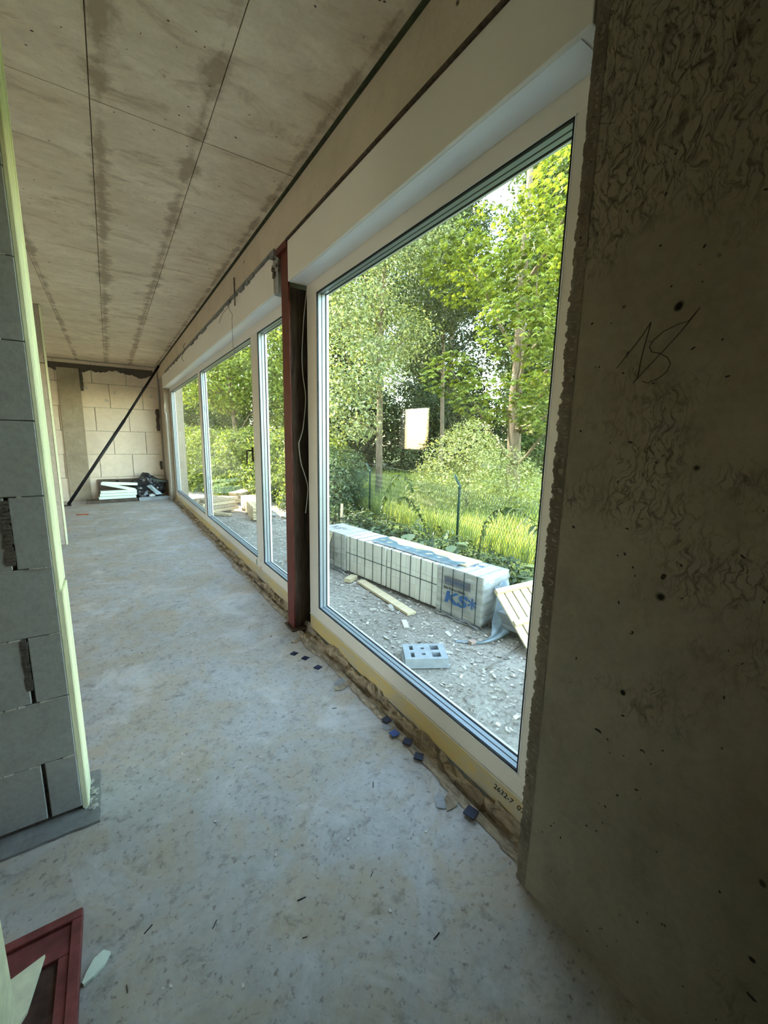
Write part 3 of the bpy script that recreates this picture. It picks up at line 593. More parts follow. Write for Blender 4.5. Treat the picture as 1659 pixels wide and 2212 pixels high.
# ------------------------------------------------------------------ things on the floor
pads = [(0.944, 2.494, .5), (0.985, 2.398, .5), (1.011, 2.25, .4), (1.100, 1.585, .1), (1.075, 1.48, .1), (1.098, 1.40, .6), (1.085, 1.295, .7), (1.080, 0.955, .3)]
PL = ['navy square shim pad on the floor, farthest of its row near the post', 'navy square shim pad, middle of the three near the post', 'navy square shim pad, nearest of the three near the post',
      'black shim pad lying on the foil above the blue one', 'bright blue shim pad beside the window foot', 'black tilted shim pad right of the blue one', 'black shim pad at the slab edge below the blue one', 'large navy shim pad nearest the dark wall']
for (x, y, a), lb in zip(pads, PL):
    s = 0.021 if y > 0.96 else 0.024
    bl = 'bright blue' in lb
    Mx = Matrix.Translation((x, y, 0.0005 if y > 1.7 else 0.012)) @ Matrix.Rotation(a, 4, 'Z')
    MB().box((-s, -s, 0), (s, s, 0.004), Mx).build('shim_pad', M['blue'] if bl else M['navy'], bevel=0.001, seg=1, label=lb, cat='shim', group='glazing shims on the floor')
# red formwork frame
rf = empty('plastic_tray', (-0.3, 1.2, 0), 'red plastic framed tray on the floor at lower left', 'tray')
MB().box((-0.60, 1.325, 0.001), (-0.18, 1.352, 0.030)).build('rim', M['redform'], rf, bevel=0.003)
MB().box((-0.206, 0.80, 0.001), (-0.18, 1.324, 0.030)).build('rim', M['redform'], rf, bevel=0.003)
MB().box((-0.60, 1.24, 0.001), (-0.207, 1.324, 0.020)).build('flange_band', M['redform'], rf, bevel=0.002)
MB().box((-0.232, 0.80, 0.001), (-0.207, 1.239, 0.020)).build('flange_band', M['redform'], rf, bevel=0.002)
MB().box((-0.60, 0.80, 0.001), (-0.233, 1.239, 0.010)).build('board', M['redboard'], rf)
MB().prism([(-0.262, 1.262), (-0.285, 1.14), (-0.31, 1.10), (-0.33, 1.09), (-0.35, 1.235)], 0.0215, 0.031).build('foam_offcut', M['foamc'], label='pale yellow foam offcut lying on the red frame', cat='offcut')
MB().prism([(-0.112, 1.190), (-0.128, 1.205), (-0.150, 1.196), (-0.166, 1.172), (-0.176, 1.150), (-0.172, 1.143), (-0.150, 1.150), (-0.125, 1.168)], 0.001, 0.010).build('foam_shard', M['foamw'], label='pale pointed foam shard beside the red frame', cat='shard')
# crumbs and splinters
rc = random.Random(31)
protos = []
for k in range(3):
    pl = [(0.006 * rc.uniform(.6, 1.3) * math.cos(j * 1.256), 0.004 * rc.uniform(.6, 1.3) * math.sin(j * 1.256)) for j in range(5)]
    protos.append(pl)
first = {}
spots = [(1.0, 1.45), (0.62, 0.85), (0.70, 0.72), (0.75, 1.2), (0.90, 2.36)]
for k in range(64):
    if k < 5: x, y = spots[k]
    else:
        y = rc.choice([rc.uniform(0.75, 2.2), rc.uniform(0.9, 3.5), rc.uniform(3, 9)]); x = rc.uniform(-0.1, 0.95)
    dark_ = k % 3 == 2; key = (dark_, k % 3)
    if key not in first:
        pl = protos[k % 3] if not dark_ else [(-0.012, -0.0008), (0.012, -0.0012), (0.012, 0.0010), (-0.012, 0.0012)]
        o = MB().prism([(a, b) for a, b in pl], 0, 0.0025).build('wood_splinter' if dark_ else 'plaster_chip', M['chipd'] if dark_ else M['chip'], origin=(0, 0, 0))
        tag(o, 'small dark splinter on the dusty concrete floor' if dark_ else 'small pale plaster chip on the dusty concrete floor', 'splinter' if dark_ else 'chip', 'splinters on the floor' if dark_ else 'chips on the floor')
        o.location = (x, y, 0.0003); WL[o.name] = Vector(o.location); first[key] = o
    else: o = copyobj(first[key], (x, y, 0.0003))
    o.rotation_euler = (0, 0, rc.uniform(0, 6)); s = rc.uniform(0.5, 1.25); o.scale = (s, s, s)

# prop and rubbish at the far end
prop = empty('steel_prop', (-0.81, 10.42, 0), 'long black steel prop leaning diagonally across the far wall', 'prop')
MB().tube([(-0.80, 10.42, 0.02), (0.30, 10.42, 1.75)], 0.030, 12).build('outer_tube', M['black'], prop)
MB().tube([(0.28, 10.42, 1.72), (1.02, 10.42, 2.93)], 0.024, 12).build('inner_tube', M['black'], prop)
MB().box((-0.87, 10.36, 0.0), (-0.75, 10.48, 0.012)).build('foot_plate', M['black'], prop)
Mx = Matrix.Translation((0.33, 10.98, 0.0)) @ Matrix.Rotation(-0.22, 4, 'X')
pb_ = empty('formwork_board', (0.3, 10.98, 0), 'dark brown formwork board leaning on the far wall behind the foam', 'board')
bf_ = MB().box((-0.62, -0.01, 0.01), (0.48, 0.01, 0.47), Mx).build('board_face', M['darkboard'], pb_)
for hx in (-0.25, 0.13): MB().tube([Mx @ Vector((hx, -0.013, 0.40)), Mx @ Vector((hx, -0.009, 0.40))], 0.04, 14).build('hole', M['black'], bf_)
MB().box((-0.50, 10.50, 0.0), (0.42, 10.72, 0.07), Matrix.Translation((0, 10.6, 0)) @ Matrix.Rotation(0.05, 4, 'Z') @ Matrix.Translation((0, -10.6, 0))).build('dark_plank', M['darkboard'], bevel=0.006, label='low dark plank on the floor under the foam strips', cat='plank')
MB().prism([(0.45, 10.52), (0.60, 10.72), (1.0, 10.72), (1.08, 10.55)], 0.0, 0.08).build('grey_plank', M['greyslab'], bevel=0.005, label='grey board on the floor under the black sheeting', cat='plank')
fz = 0.075
for k, (x0, y0, x1, y1, dz, lb) in enumerate([(-0.28, 10.55, 0.40, 10.60, 0, 'bottom pale foam strip of the stack at the far wall'), (-0.26, 10.60, 0.42, 10.62, 0.062, 'second pale foam strip from the bottom at the far wall'),
        (-0.24, 10.56, 0.42, 10.60, 0.124, 'third pale foam strip of the stack, slightly skewed'), (-0.22, 10.60, 0.40, 10.60, 0.20, 'pale foam strip sloping across the top of the stack'), (-0.20, 10.66, 0.45, 10.70, 0.27, 'topmost pale foam strip of the stack, tilted')]):
    tilt = 0 if k < 3 else (0.11 if k == 3 else 0.04)
    MB().beam((x0, y0, fz + 0.031 + dz + tilt), (x1, y1, fz + 0.031 + dz - tilt * (0.5 if k == 3 else 0.2)), 0.11, 0.055).build('foam_batten', M['foamw'], bevel=0.004, seg=1, label=lb, cat='foam strip', group='foam strips stacked at the far wall')
# black plastic heap: lumpy blob
bmx = bmesh.new(); bmesh.ops.create_icosphere(bmx, subdivisions=4, radius=1.0); rn = np.random.RandomState(4); ph = rn.uniform(0, 6, 12)
for v in bmx.verts:
    p = v.co.copy(); d = 1 + 0.10 * math.sin(7*p.x + ph[0] + 3*p.z) + 0.08 * math.sin(11*p.z + ph[1] + 5*p.y) + 0.05 * math.sin(19*p.x + 13*p.y + ph[2])
    v.co = Vector((p.x * 0.33 * d, p.y * 0.20 * d, max(p.z, -0.35) * 0.34 * d))
me = bpy.data.meshes.new('plastic_sheet_heap'); bmx.to_mesh(me); bmx.free(); me.materials.append(M['blacksheet'])
o = bpy.data.objects.new('plastic_sheet_heap', me); COL.objects.link(o); o.location = (0.66, 10.80, 0.215); tag(o, 'crumpled heap of black plastic sheeting in the far corner', 'sheeting')
MB().beam((0.56, 10.80, 0.50), (1.05, 10.72, 0.40), 0.20, 0.05).build('grey_green_bag', plain('grey_green_cloth', (0.06, 0.075, 0.06), 0.6, 0.2, 8), bevel=0.02, label='grey green folded sheet draped on top of the black heap', cat='sheet')
MB().add(*[[ (0.62, 10.56, 0.33), (0.70, 10.52, 0.36), (0.92, 10.50, 0.14), (0.80, 10.49, 0.13), (0.62, 10.56, 0.33 - .004), (0.70, 10.52, 0.356), (0.92, 10.505, 0.136), (0.80, 10.495, 0.126)], [(0,1,2,3),(7,6,5,4),(0,4,5,1),(1,5,6,2),(2,6,7,3),(3,7,4,0)]]).build('plastic_flap', M['tarp'], label='small blue grey plastic flap in front of the black heap', cat='flap')
bmx = bmesh.new(); bmesh.ops.create_icosphere(bmx, subdivisions=2, radius=1.0)
for v in bmx.verts: v.co = Vector((v.co.x * 0.07, v.co.y * 0.05, max(-0.5, v.co.z) * 0.04))
me = bpy.data.meshes.new('white_bundle'); bmx.to_mesh(me); bmx.free(); me.materials.append(M['white'])
for p_ in me.polygons: p_.use_smooth = True
o = bpy.data.objects.new('white_bundle', me); COL.objects.link(o); o.location = (0.72, 10.6, 0.103); tag(o, 'small white bundle on the grey board by the black heap', 'bundle')
MB().box((-0.60, 9.05, 0.001), (-0.42, 9.12, 0.02)).build('brick_offcut', M['brick'], bevel=0.002, label='reddish offcut lying on the floor beside the middle pier', cat='offcut')

# ------------------------------------------------------------------ outdoors: ground
G = -0.30
def ground(name, x0, x1, y0, y1, st, mat, amp, **kw):
    nx = int((x1 - x0) / st) + 1; ny = int((y1 - y0) / st) + 1
    X, Y = np.meshgrid(np.linspace(x0, x1, nx), np.linspace(y0, y1, ny), indexing='ij')
    Z = G + amp * (np.sin(X * 2.3 + Y * 1.1) * 0.4 + np.sin(X * 5.1 - Y * 3.7) * 0.25 + np.sin(Y * 6.3 + X * 0.7) * 0.2 + kw.pop('fn', lambda a, b: 0 * a)(X, Y) / max(amp, 1e-6))
    V = np.stack([X, Y, Z], -1).reshape(-1, 3); idx = np.arange(nx * ny).reshape(nx, ny)
    F = np.stack([idx[:-1, :-1], idx[1:, :-1], idx[1:, 1:], idx[:-1, 1:]], -1).reshape(-1, 4)
    return fastmesh(name, V, F, mat, smooth=True, **kw)
ground('ground_soil', 1.4, 4.2, -6, 16, 0.08, M['soil'], 0.012, kind='structure', label='bare gravelly soil strip outside the windows')
ground('ground_meadow', 4.1, 60, -25, 70, 0.9, M['meadow'], 0.05, kind='structure', fn=lambda a, b: np.maximum(0, a - 6) * 0.012, label='green meadow ground beyond the fence')
ground('ground_yard', -40, 1.4, -30, 70, 2.0, M['soil'], 0.0, kind='structure'); 
bpy.data.objects['ground_yard'].location.z = -0.06
ground('ground_verge', 1.3, 4.3, 15.8, 70, 0.9, M['meadow'], 0.02, kind='structure')
# scattered chips and stones on the soil (uncountable)
rn = np.random.RandomState(11); n = 9000
cx = rn.uniform(1.5, 3.9, n); cyy = rn.uniform(0.2, 9.5, n); sz = rn.uniform(0.004, 0.016, n) * (1 + 0.8 * (rn.rand(n) < .06)); an = rn.uniform(0, 6.28, n); el = rn.uniform(1, 2.6, n)
Vb = np.zeros((n, 4, 3)); 
for k, (a, b, c) in enumerate(((-1, -.5, 0), (1, -.4, .1), (.8, .5, .5), (-.9, .45, .7))):
    ax = a * sz * el * .7; by = b * sz * 1.1; Vb[:, k, 0] = cx + ax * np.cos(an) - by * np.sin(an); Vb[:, k, 1] = cyy + ax * np.sin(an) + by * np.cos(an); Vb[:, k, 2] = G + 0.010 + c * sz * 0.6
m, t, out = nt('wood_chips'); a_ = N(t, 'ShaderNodeAttribute', attribute_name='tint'); bsdf(t, out, ramp(t, a_.outputs['Fac'], [(0, (0.16, 0.13, 0.10)), (0.4, (0.40, 0.35, 0.28)), (0.8, (0.62, 0.57, 0.48)), (1, (0.75, 0.72, 0.66))]), 0.9)
fastmesh('wood_chips', Vb.reshape(-1, 3), np.arange(n * 4).reshape(n, 4), m, tint=np.repeat(rn.rand(n), 4), label='pale wood chips and gravel strewn over the soil', cat='wood chips', kind='stuff')

# ------------------------------------------------------------------ foliage tools
def leafset(P, Nrm, size, rs, aspect=0.5, fold=0.25, base_t=None, droop=0.0):
    n = len(P); up_ = Nrm / np.linalg.norm(Nrm, axis=1, keepdims=True)
    a = rs.normal(size=(n, 3)); a[:, 2] -= droop; a -= up_ * np.sum(a * up_, 1, keepdims=True); a /= np.linalg.norm(a, axis=1, keepdims=True); b = np.cross(up_, a)
    s = (size * rs.uniform(0.6, 1.3, n))[:, None]
    V = np.stack([P, P + a * s * .45 + b * s * aspect * .5 + up_ * s * fold * .4, P + a * s, P + a * s * .45 - b * s * aspect * .5 + up_ * s * fold * .4], 1)
    i = np.arange(n)[:, None] * 4
    F = np.concatenate([i + np.array([0, 1, 2]), i + np.array([0, 2, 3])], 0)
    t_ = rs.rand(n) if base_t is None else np.clip(base_t + rs.normal(0, 0.15, n), 0, 1)
    return V.reshape(-1, 3), F, np.repeat(t_, 4)
def blobpts(blobs, n, rs, shell=0.55, clump=14, cr=0.22):
    vol = np.array([b[3] * b[4] + b[3] * b[5] for b in blobs]); cnt = np.maximum(1, (n / clump * vol / vol.sum()).astype(int)); P = []; Nn = []
    for b, c in zip(blobs, cnt):
        d = rs.normal(size=(c, 3)); d /= np.linalg.norm(d, axis=1, keepdims=True); r = shell + (1 - shell) * rs.rand(c, 1) ** 0.6
        ctr = np.array(b[:3]) + d * r * np.array(b[3:6])
        q = ctr[:, None, :] + rs.normal(size=(c, clump, 3)) * cr * np.array([1, 1, .55]); P.append(q.reshape(-1, 3)); Nn.append(np.repeat(d, clump, 0))
    return np.concatenate(P), np.concatenate(Nn)
def foliage(name, blobs, n, size, mat, parent, seed, **kw):
    rs = np.random.RandomState(seed); P, D = blobpts(blobs, n, rs, kw.get('shell', .55), kw.get('clump', 14), kw.get('cr', .22))
    ok = P[:, 2] > kw.get('zmin', G); ok &= ~((P[:, 0] < kw.get('xmin', 1.9)) & (P[:, 0] > -6.5) & (P[:, 1] > -5) & (P[:, 1] < 12)); P = P[ok]; D = D[ok]
    Nn = rs.normal(size=P.shape) * .8 + np.array([0, 0, kw.get('upb', .9)]) + D * .7
    V, F, T = leafset(P, Nn, size, rs, kw.get('aspect', .5), .25, droop=kw.get('droop', .4))
    return fastmesh(name, V, F, mat, parent, T, kind='stuff', **({k: kw[k] for k in ('label', 'cat') if k in kw}))
def bent(p, q, r0, r1, n=8, w=0.1, seed=0):
    rs = random.Random(seed); p = Vector(p); q = Vector(q); pts = []; o = Vector((0, 0, 0))
    for i in range(n + 1):
        f = i / n; pts.append(p.lerp(q, f) + o * math.sin(f * 3.14)); o += Vector((rs.uniform(-w, w), rs.uniform(-w, w), 0)) * .5
    return pts, [r0 + (r1 - r0) * i / n for i in range(n + 1)]
def tree(name, x, y, h, blobs, n, size, mat, label, seed, r0=.14, group=None, **kw):
    t_ = empty(name, (x, y, G), label, 'tree', group); rs = random.Random(seed)
    tb = MB(); pts, rr_ = bent((x, y, G - .1), (x + rs.uniform(-.4, .4), y + rs.uniform(-.4, .4), h), r0, r0 * .25, 10, .12, seed); tb.tube(pts, rr_, 9)
    for b in blobs:
        z0 = max(1.0, min(h * .9, b[2] - .8 * b[5] * rs.uniform(.3, 1))); f = (z0 - G) / (h - G); s = pts[min(int(f * 10), 9)]
        for _ in range(2):
            e = Vector((b[0] + rs.uniform(-.6, .6) * b[3], b[1] + rs.uniform(-.6, .6) * b[4], b[2] + rs.uniform(-.3, .6) * b[5])); p2_, r2_ = bent(s, e, r0 * .35, .008, 6, .25, seed + 1); tb.tube(p2_, r2_, 5)
    tb.build('trunk', M['bark'], t_)
    foliage('foliage', blobs, n, size, mat, t_, seed, **kw); return t_

# backdrop trees
bd = [(1.5, 27, 13, 'leaf_mid'), (5.5, 25, 14, 'leaf_mid'), (9.5, 23.5, 15, 'leaf_dark'), (13.5, 22, 16, 'leaf_dark'), (17, 19, 16, 'leaf_dark'), (20.5, 16, 17, 'leaf_mid'), (23, 12, 17, 'leaf_dark'), (25, 7.5, 18, 'leaf_dark'), (26, 2.5, 17, 'leaf_mid'), (19.5, 24, 19, 'leaf_dark'), (13.5, 27.5, 19, 'leaf_dark'), (25, 17.5, 20, 'leaf_dark')]
BL = ['mid green tree far off beyond the last window light', 'mid green tree behind the far hedge, seen through the middle light', 'dark tree behind the slim pale trunk', 'dark tall tree left of centre beyond the meadow', 'dark tall tree behind the round pale bush',
      'mid green tall tree behind the chestnut crown', 'dark tree far behind the chestnut trunk', 'dark tree at the right of the backdrop', 'mid green tree at the extreme right of the backdrop', 'tall dark tree at the back of the wood in the centre', 'tall dark tree at the back of the wood, left of centre', 'tall dark tree at the back of the wood, right of centre']
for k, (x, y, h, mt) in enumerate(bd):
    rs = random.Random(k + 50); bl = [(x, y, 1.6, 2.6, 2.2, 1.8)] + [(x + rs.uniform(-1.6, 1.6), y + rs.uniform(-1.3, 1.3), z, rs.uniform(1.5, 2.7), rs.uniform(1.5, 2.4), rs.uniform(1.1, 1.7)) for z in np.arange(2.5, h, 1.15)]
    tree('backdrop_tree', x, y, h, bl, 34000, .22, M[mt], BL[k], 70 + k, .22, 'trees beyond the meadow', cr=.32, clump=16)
# second rank of darker understorey
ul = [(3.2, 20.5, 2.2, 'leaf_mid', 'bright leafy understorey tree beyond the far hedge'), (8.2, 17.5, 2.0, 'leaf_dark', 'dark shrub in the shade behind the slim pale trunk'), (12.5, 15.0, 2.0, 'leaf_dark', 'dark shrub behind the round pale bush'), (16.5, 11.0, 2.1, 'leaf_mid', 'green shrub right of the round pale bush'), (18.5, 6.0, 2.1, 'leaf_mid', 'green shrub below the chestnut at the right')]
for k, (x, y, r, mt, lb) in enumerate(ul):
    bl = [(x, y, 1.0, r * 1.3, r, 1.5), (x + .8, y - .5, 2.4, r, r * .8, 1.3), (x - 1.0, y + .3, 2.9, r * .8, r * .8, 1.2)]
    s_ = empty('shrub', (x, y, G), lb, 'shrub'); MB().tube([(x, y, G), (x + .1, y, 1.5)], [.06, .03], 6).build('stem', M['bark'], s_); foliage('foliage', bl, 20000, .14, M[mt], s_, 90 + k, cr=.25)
# slim pale trunk tree
tree('slim_tree', 6.55, 10.15, 9.5, [(5.6, 9.6, 3.3, 1.1, 1.0, .8), (7.3, 10.8, 4.6, 1.4, 1.1, .9), (5.9, 10.4, 5.6, 1.3, 1.2, .9), (7.0, 9.8, 7.0, 1.5, 1.3, 1.0), (6.0, 10.9, 8.3, 1.6, 1.4, 1.0), (5.0, 9.8, 4.7, .8, .8, .7), (5.2, 9.4, 2.1, .8, .7, .7)], 30000, .10, M['leaf_silver'], 'slim straight pale trunked tree left of centre beyond the fence', 5, .11, cr=.2)
tree('slim_tree', 10.9, 12.4, 10.5, [(10.0, 12.0, 6.2, 1.5, 1.3, 1.0), (11.6, 12.8, 7.4, 1.6, 1.4, 1.1), (10.6, 12.2, 8.9, 1.7, 1.5, 1.1), (9.6, 12.6, 4.7, 1.1, 1.0, .8)], 20000, .12, M['leaf_dark'], 'slim dark trunk in the middle of the wood', 6, .10, cr=.22)
tree('bright_tree', 3.9, 15.8, 6.0, [(3.4, 15.4, 3.2, 1.3, 1.1, .9), (4.9, 15.0, 3.9, 1.5, 1.2, 1.0), (3.9, 16.2, 4.9, 1.5, 1.4, 1.0), (2.7, 16.6, 3.6, 1.1, 1.1, .9), (5.6, 14.2, 2.6, 1.2, 1.0, .9), (5.9, 14.6, 5.0, 1.2, 1.1, .9)], 20000, .13, M['leaf_bright'], 'bright yellow green tree seen through the middle window light', 7, .10, cr=.2)
# chestnut: palmate leaves
def chestnut():
    x, y = 10.4, 8.4; t_ = empty('chestnut_tree', (x, y, G), 'flowering horse chestnut with bright hanging leaves at right', 'tree'); rs = np.random.RandomState(77)
    tb = MB(); pts, rr_ = bent((x, y, G - .1), (x + .3, y + .5, 10), .24, .07, 10, .1, 9); tb.tube(pts, rr_, 10)
    blobs = [(8.6, 6.7, 5.2, 1.5, 1.4, 1.0), (9.6, 8.4, 6.6, 1.9, 1.7, 1.1), (10.2, 6.6, 7.4, 1.7, 1.6, 1.0), (7.8, 6.5, 4.0, 1.0, .9, .7), (9.4, 6.2, 3.6, 1.3, 1.1, .8), (8.7, 7.6, 2.6, 1.5, 1.1, .7), (10.0, 6.6, 2.3, 1.4, 1.2, .8), (8.2, 8.6, 5.9, 1.2, 1.2, .9), (7.6, 8.4, 3.2, .8, .8, .6), (10.6, 5.4, 5.2, 1.3, 1.2, 1.0), (10.8, 5.2, 3.4, 1.1, 1.0, .8), (9.8, 4.8, 6.3, 1.3, 1.2, .9), (9.0, 5.0, 8.0, 1.6, 1.5, 1.0)]
    rb_ = random.Random(3)
    for b in blobs:
        s = pts[min(max(int((b[2] - 1.2) / 10.3 * 10), 1), 9)]; p2_, r2_ = bent(s, (b[0], b[1], b[2] + .1), .06, .01, 7, .2, 4); tb.tube(p2_, r2_, 6)
    tb.build('trunk', M['bark'], t_)
    vol = np.array([b[3] * b[4] for b in blobs]); cnt = (6000 * vol / vol.sum()).astype(int); C = []; D = []
    for b, c in zip(blobs, cnt):
        d = rs.normal(size=(c, 3)); d /= np.linalg.norm(d, axis=1, keepdims=True); r = .6 + .4 * rs.rand(c, 1) ** .5; C.append(np.array(b[:3]) + d * r * np.array(b[3:6])); D.append(d)
    C = np.concatenate(C); D = np.concatenate(D); n = len(C)
    V = []; T = []; base = rs.rand(n); az = np.arctan2(D[:, 1], D[:, 0]) + rs.normal(0, .5, n)
    for k in range(6):
        an = az + (k - 2.5) * .62; dr = .45 + .12 * abs(k - 2.5) + rs.normal(0, .1, n)
        a = np.stack([np.cos(an) * np.cos(dr), np.sin(an) * np.cos(dr), -np.sin(dr)], -1); b = np.stack([-np.sin(an), np.cos(an), 0 * an], -1); u = np.cross(a, b)
        L = (.17 * rs.uniform(.7, 1.2, n) * (1 - .12 * abs(k - 2.5)))[:, None]
        V.append(np.stack([C, C + a * L * .62 + b * L * .2 + u * L * .03, C + a * L, C + a * L * .62 - b * L * .2 + u * L * .03], 1)); T.append(np.repeat(np.clip(base + rs.normal(0, .1, n), 0, 1)[:, None], 4, 1))
    V = np.concatenate(V).reshape(-1, 3); T = np.concatenate(T).reshape(-1); i = np.arange(len(V) // 4)[:, None] * 4
    fastmesh('foliage', V, np.concatenate([i + np.array([0, 1, 2]), i + np.array([0, 2, 3])]), M['leaf_bright'], t_, T, kind='stuff')
    # blossom candles
    sel = rs.choice(n, 260, replace=False); sel = sel[D[sel, 2] > -.2]; V = []; F = []; m_ = 0
    for s in sel:
        c = C[s] + np.array([0, 0, .03]); q = 22
        zz = rs.rand(q) * .17; rr2 = .035 * (1 - zz / .2); th = rs.uniform(0, 6.28, q); P = c + np.stack([rr2 * np.cos(th), rr2 * np.sin(th), zz], -1)
        for p in P:
            e = rs.normal(size=(3, 3)) * .011; V += [p + e[0], p + e[1], p + e[2]]; F.append((m_, m_ + 1, m_ + 2)); m_ += 3
    fastmesh('blossom', np.array(V), np.array(F), M['bloom'], t_, np.random.rand(len(V)), kind='stuff')
chestnut()
# round pale bush
rbsh = empty('round_bush', (6.75, 6.75, G), 'rounded pale yellow green bush in the meadow behind the fence post', 'bush')
MB().tube([(6.75, 6.75, G), (6.8, 6.75, .9)], [.05, .02], 6).build('stem', M['bark'], rbsh)
foliage('foliage', [(6.7, 6.8, .55, 1.05, 1.05, 1.25), (7.2, 6.2, .45, .8, .8, .95), (6.2, 7.1, .30, .75, .7, .75), (7.7, 5.9, .35, .6, .6, .65), (6.75, 6.7, 1.35, .55, .55, .6)], 19000, .062, M['leaf_pale'], rbsh, 15, cr=.07, clump=10, shell=.75)
# left bush beyond post, hedge arc on the far side
lb_ = empty('leafy_bush', (4.55, 9.2, G), 'leafy mid green bush by the left fence post', 'bush'); MB().tube([(4.55, 9.2, G), (4.6, 9.2, .7)], [.04, .02], 6).build('stem', M['bark'], lb_)
foliage('foliage', [(4.5, 9.2, .35, .65, .6, .65), (5.1, 9.8, .6, .7, .6, .7), (4.2, 8.7, .05, .5, .45, .4), (4.9, 8.9, .1, .4, .4, .35)], 9000, .085, M['leaf_blue'], lb_, 16, cr=.09, shell=.7)
hd = [((4.5, 10.6), 1.0, 1.35, 'nearest bush of the bright far hedge, behind the mullion'), ((4.1, 12.0), 1.1, 1.5, 'bright hedge bush seen in the middle light beside the mullion'), ((3.5, 13.4), 1.1, 1.55, 'bright hedge bush above the timber stack'), ((2.9, 14.8), 1.2, 1.5, 'bright hedge bush at the left of the middle light'), ((2.1, 16.4), 1.3, 1.6, 'bright hedge bush in the far light')]
for k, ((x, y), r, h, lb) in enumerate(hd):
    s_ = empty('hedge_bush', (x, y, G), lb, 'bush', 'bushes of the far hedge'); MB().tube([(x, y, G), (x, y, h * .6)], [.04, .02], 6).build('stem', M['bark'], s_)
    foliage('foliage', [(x, y, .35, r, r, .75), (x + .2, y - .1, h * .75, r * .85, r * .8, .6), (x - .4, y - .6, .0, r * .6, r * .5, .4)], 10500, .10, M['leaf_bright'], s_, 30 + k, cr=.1, shell=.75, xmin=1.7)
# low nettles between the packs and the fence
nt_ = empty('nettle_bank', (3.9, 4, G), 'bank of low dark green weeds between the brick packs and the fence', 'weeds')
rs = random.Random(44); bl = [(rs.uniform(3.65, 4.35), y, G + .05, .35, .30, rs.uniform(.22, .42)) for y in np.arange(.6, 11.5, .32)] + [(rs.uniform(3.5, 3.9), y, G + .02, .25, .25, .2) for y in np.arange(1, 11, .4)]
foliage('leaves', bl, 16000, .075, M['leaf_dark'], nt_, 18, cr=.06, shell=.6, clump=8)
foliage('leaves', bl[::2], 5000, .10, M['leaf_blue'], nt_, 19, cr=.06, shell=.7, clump=6)
# meadow grass
rn = np.random.RandomState(5); n = 60000; u = rn.rand(n) ** 1.5; gy = rn.uniform(-2, 15, n); gx = 4.98 + u * 11
gh = rn.uniform(.22, .55, n); th = rn.uniform(0, 6.28, n); ln = rn.uniform(.05, .5, n) * gh; w = rn.uniform(.004, .009, n) * (1 + u)
dx = np.cos(th); dy = np.sin(th); gz = G + np.maximum(0, gx - 6) * .012; V = np.zeros((n, 5, 3))
for k, (f, ww_) in enumerate(((0, 1), (0, -1), (.55, .8), (.55, -.8), (1, 0))):
    V[:, k, 0] = gx + dx * ln * f * f - dy * w * ww_; V[:, k, 1] = gy + dy * ln * f * f + dx * w * ww_; V[:, k, 2] = gz + gh * f * (1 - .12 * f)
i = np.arange(n)[:, None] * 5
fastmesh('meadow_grass', V.reshape(-1, 3), np.concatenate([i + np.array([0, 1, 3]), i + np.array([0, 3, 2]), i + np.array([2, 3, 4])]), M['grass'], tint=np.repeat(rn.rand(n), 5), label='tall sunlit yellow green meadow grass behind the fence', cat='grass', kind='stuff')
# burdock: large leaves one by one
def bigleaf(name, L, Wd, mat, tint=.5):
    V = [(0, 0, 0)]; prof_ = [(.12, .35), (.3, .5), (.55, .42), (.8, .22), (1, 0)]
    for f, w_ in prof_[:-1]: V += [(L * f, Wd * w_, .02 * L + .06 * L * w_), (L * f, 0, -.01 * L), (L * f, -Wd * w_, .02 * L + .06 * L * w_)]
    V.append((L, 0, -.06 * L)); F = [(0, 2, 1), (0, 3, 2)]
    for k in range(3): a = 1 + 3 * k; F += [(a, a + 1, a + 4, a + 3), (a + 1, a + 2, a + 5, a + 4)]
    F += [(10, 11, 13), (11, 12, 13)]
    me = bpy.data.meshes.new(name); me.from_pydata(V, [], F); at = me.attributes.new('tint', 'FLOAT', 'POINT'); at.data.foreach_set('value', [tint] * len(V)); me.materials.append(mat)
    return me
lm = [bigleaf('leaf', .22, .22, M['leaf_blue'], .9), bigleaf('leaf', .22, .2, M['leaf_blue'], .6)]
for k, (x, y, lb) in enumerate([(3.75, 4.9, 'large leaved burdock plant behind the tarp covered pack'), (3.85, 4.1, 'large leaved burdock plant right of the first, near the tall fence post'), (3.95, 2.7, 'large leaved burdock plant behind the leaning pallet')]):
    e_ = empty('burdock_plant', (x, y, G), lb, 'plant', 'burdock plants'); r = random.Random(k + 5)
    for j in range(11):
        a = r.uniform(0, 6.28); o = bpy.data.objects.new('leaf', lm[j % 2]); COL.objects.link(o); o.parent = e_
        o.location = (math.cos(a) * .10, math.sin(a) * .10, r.uniform(.2, .42)); o.rotation_euler = (r.uniform(-.3, .3), r.uniform(0, .5), a); s = r.uniform(.7, 1.15); o.scale = (s, s, s)
    MB().tube([(x, y, G), (x, y, G + .35)], .012, 6).build('stem', M['leaf_blue'], e_)
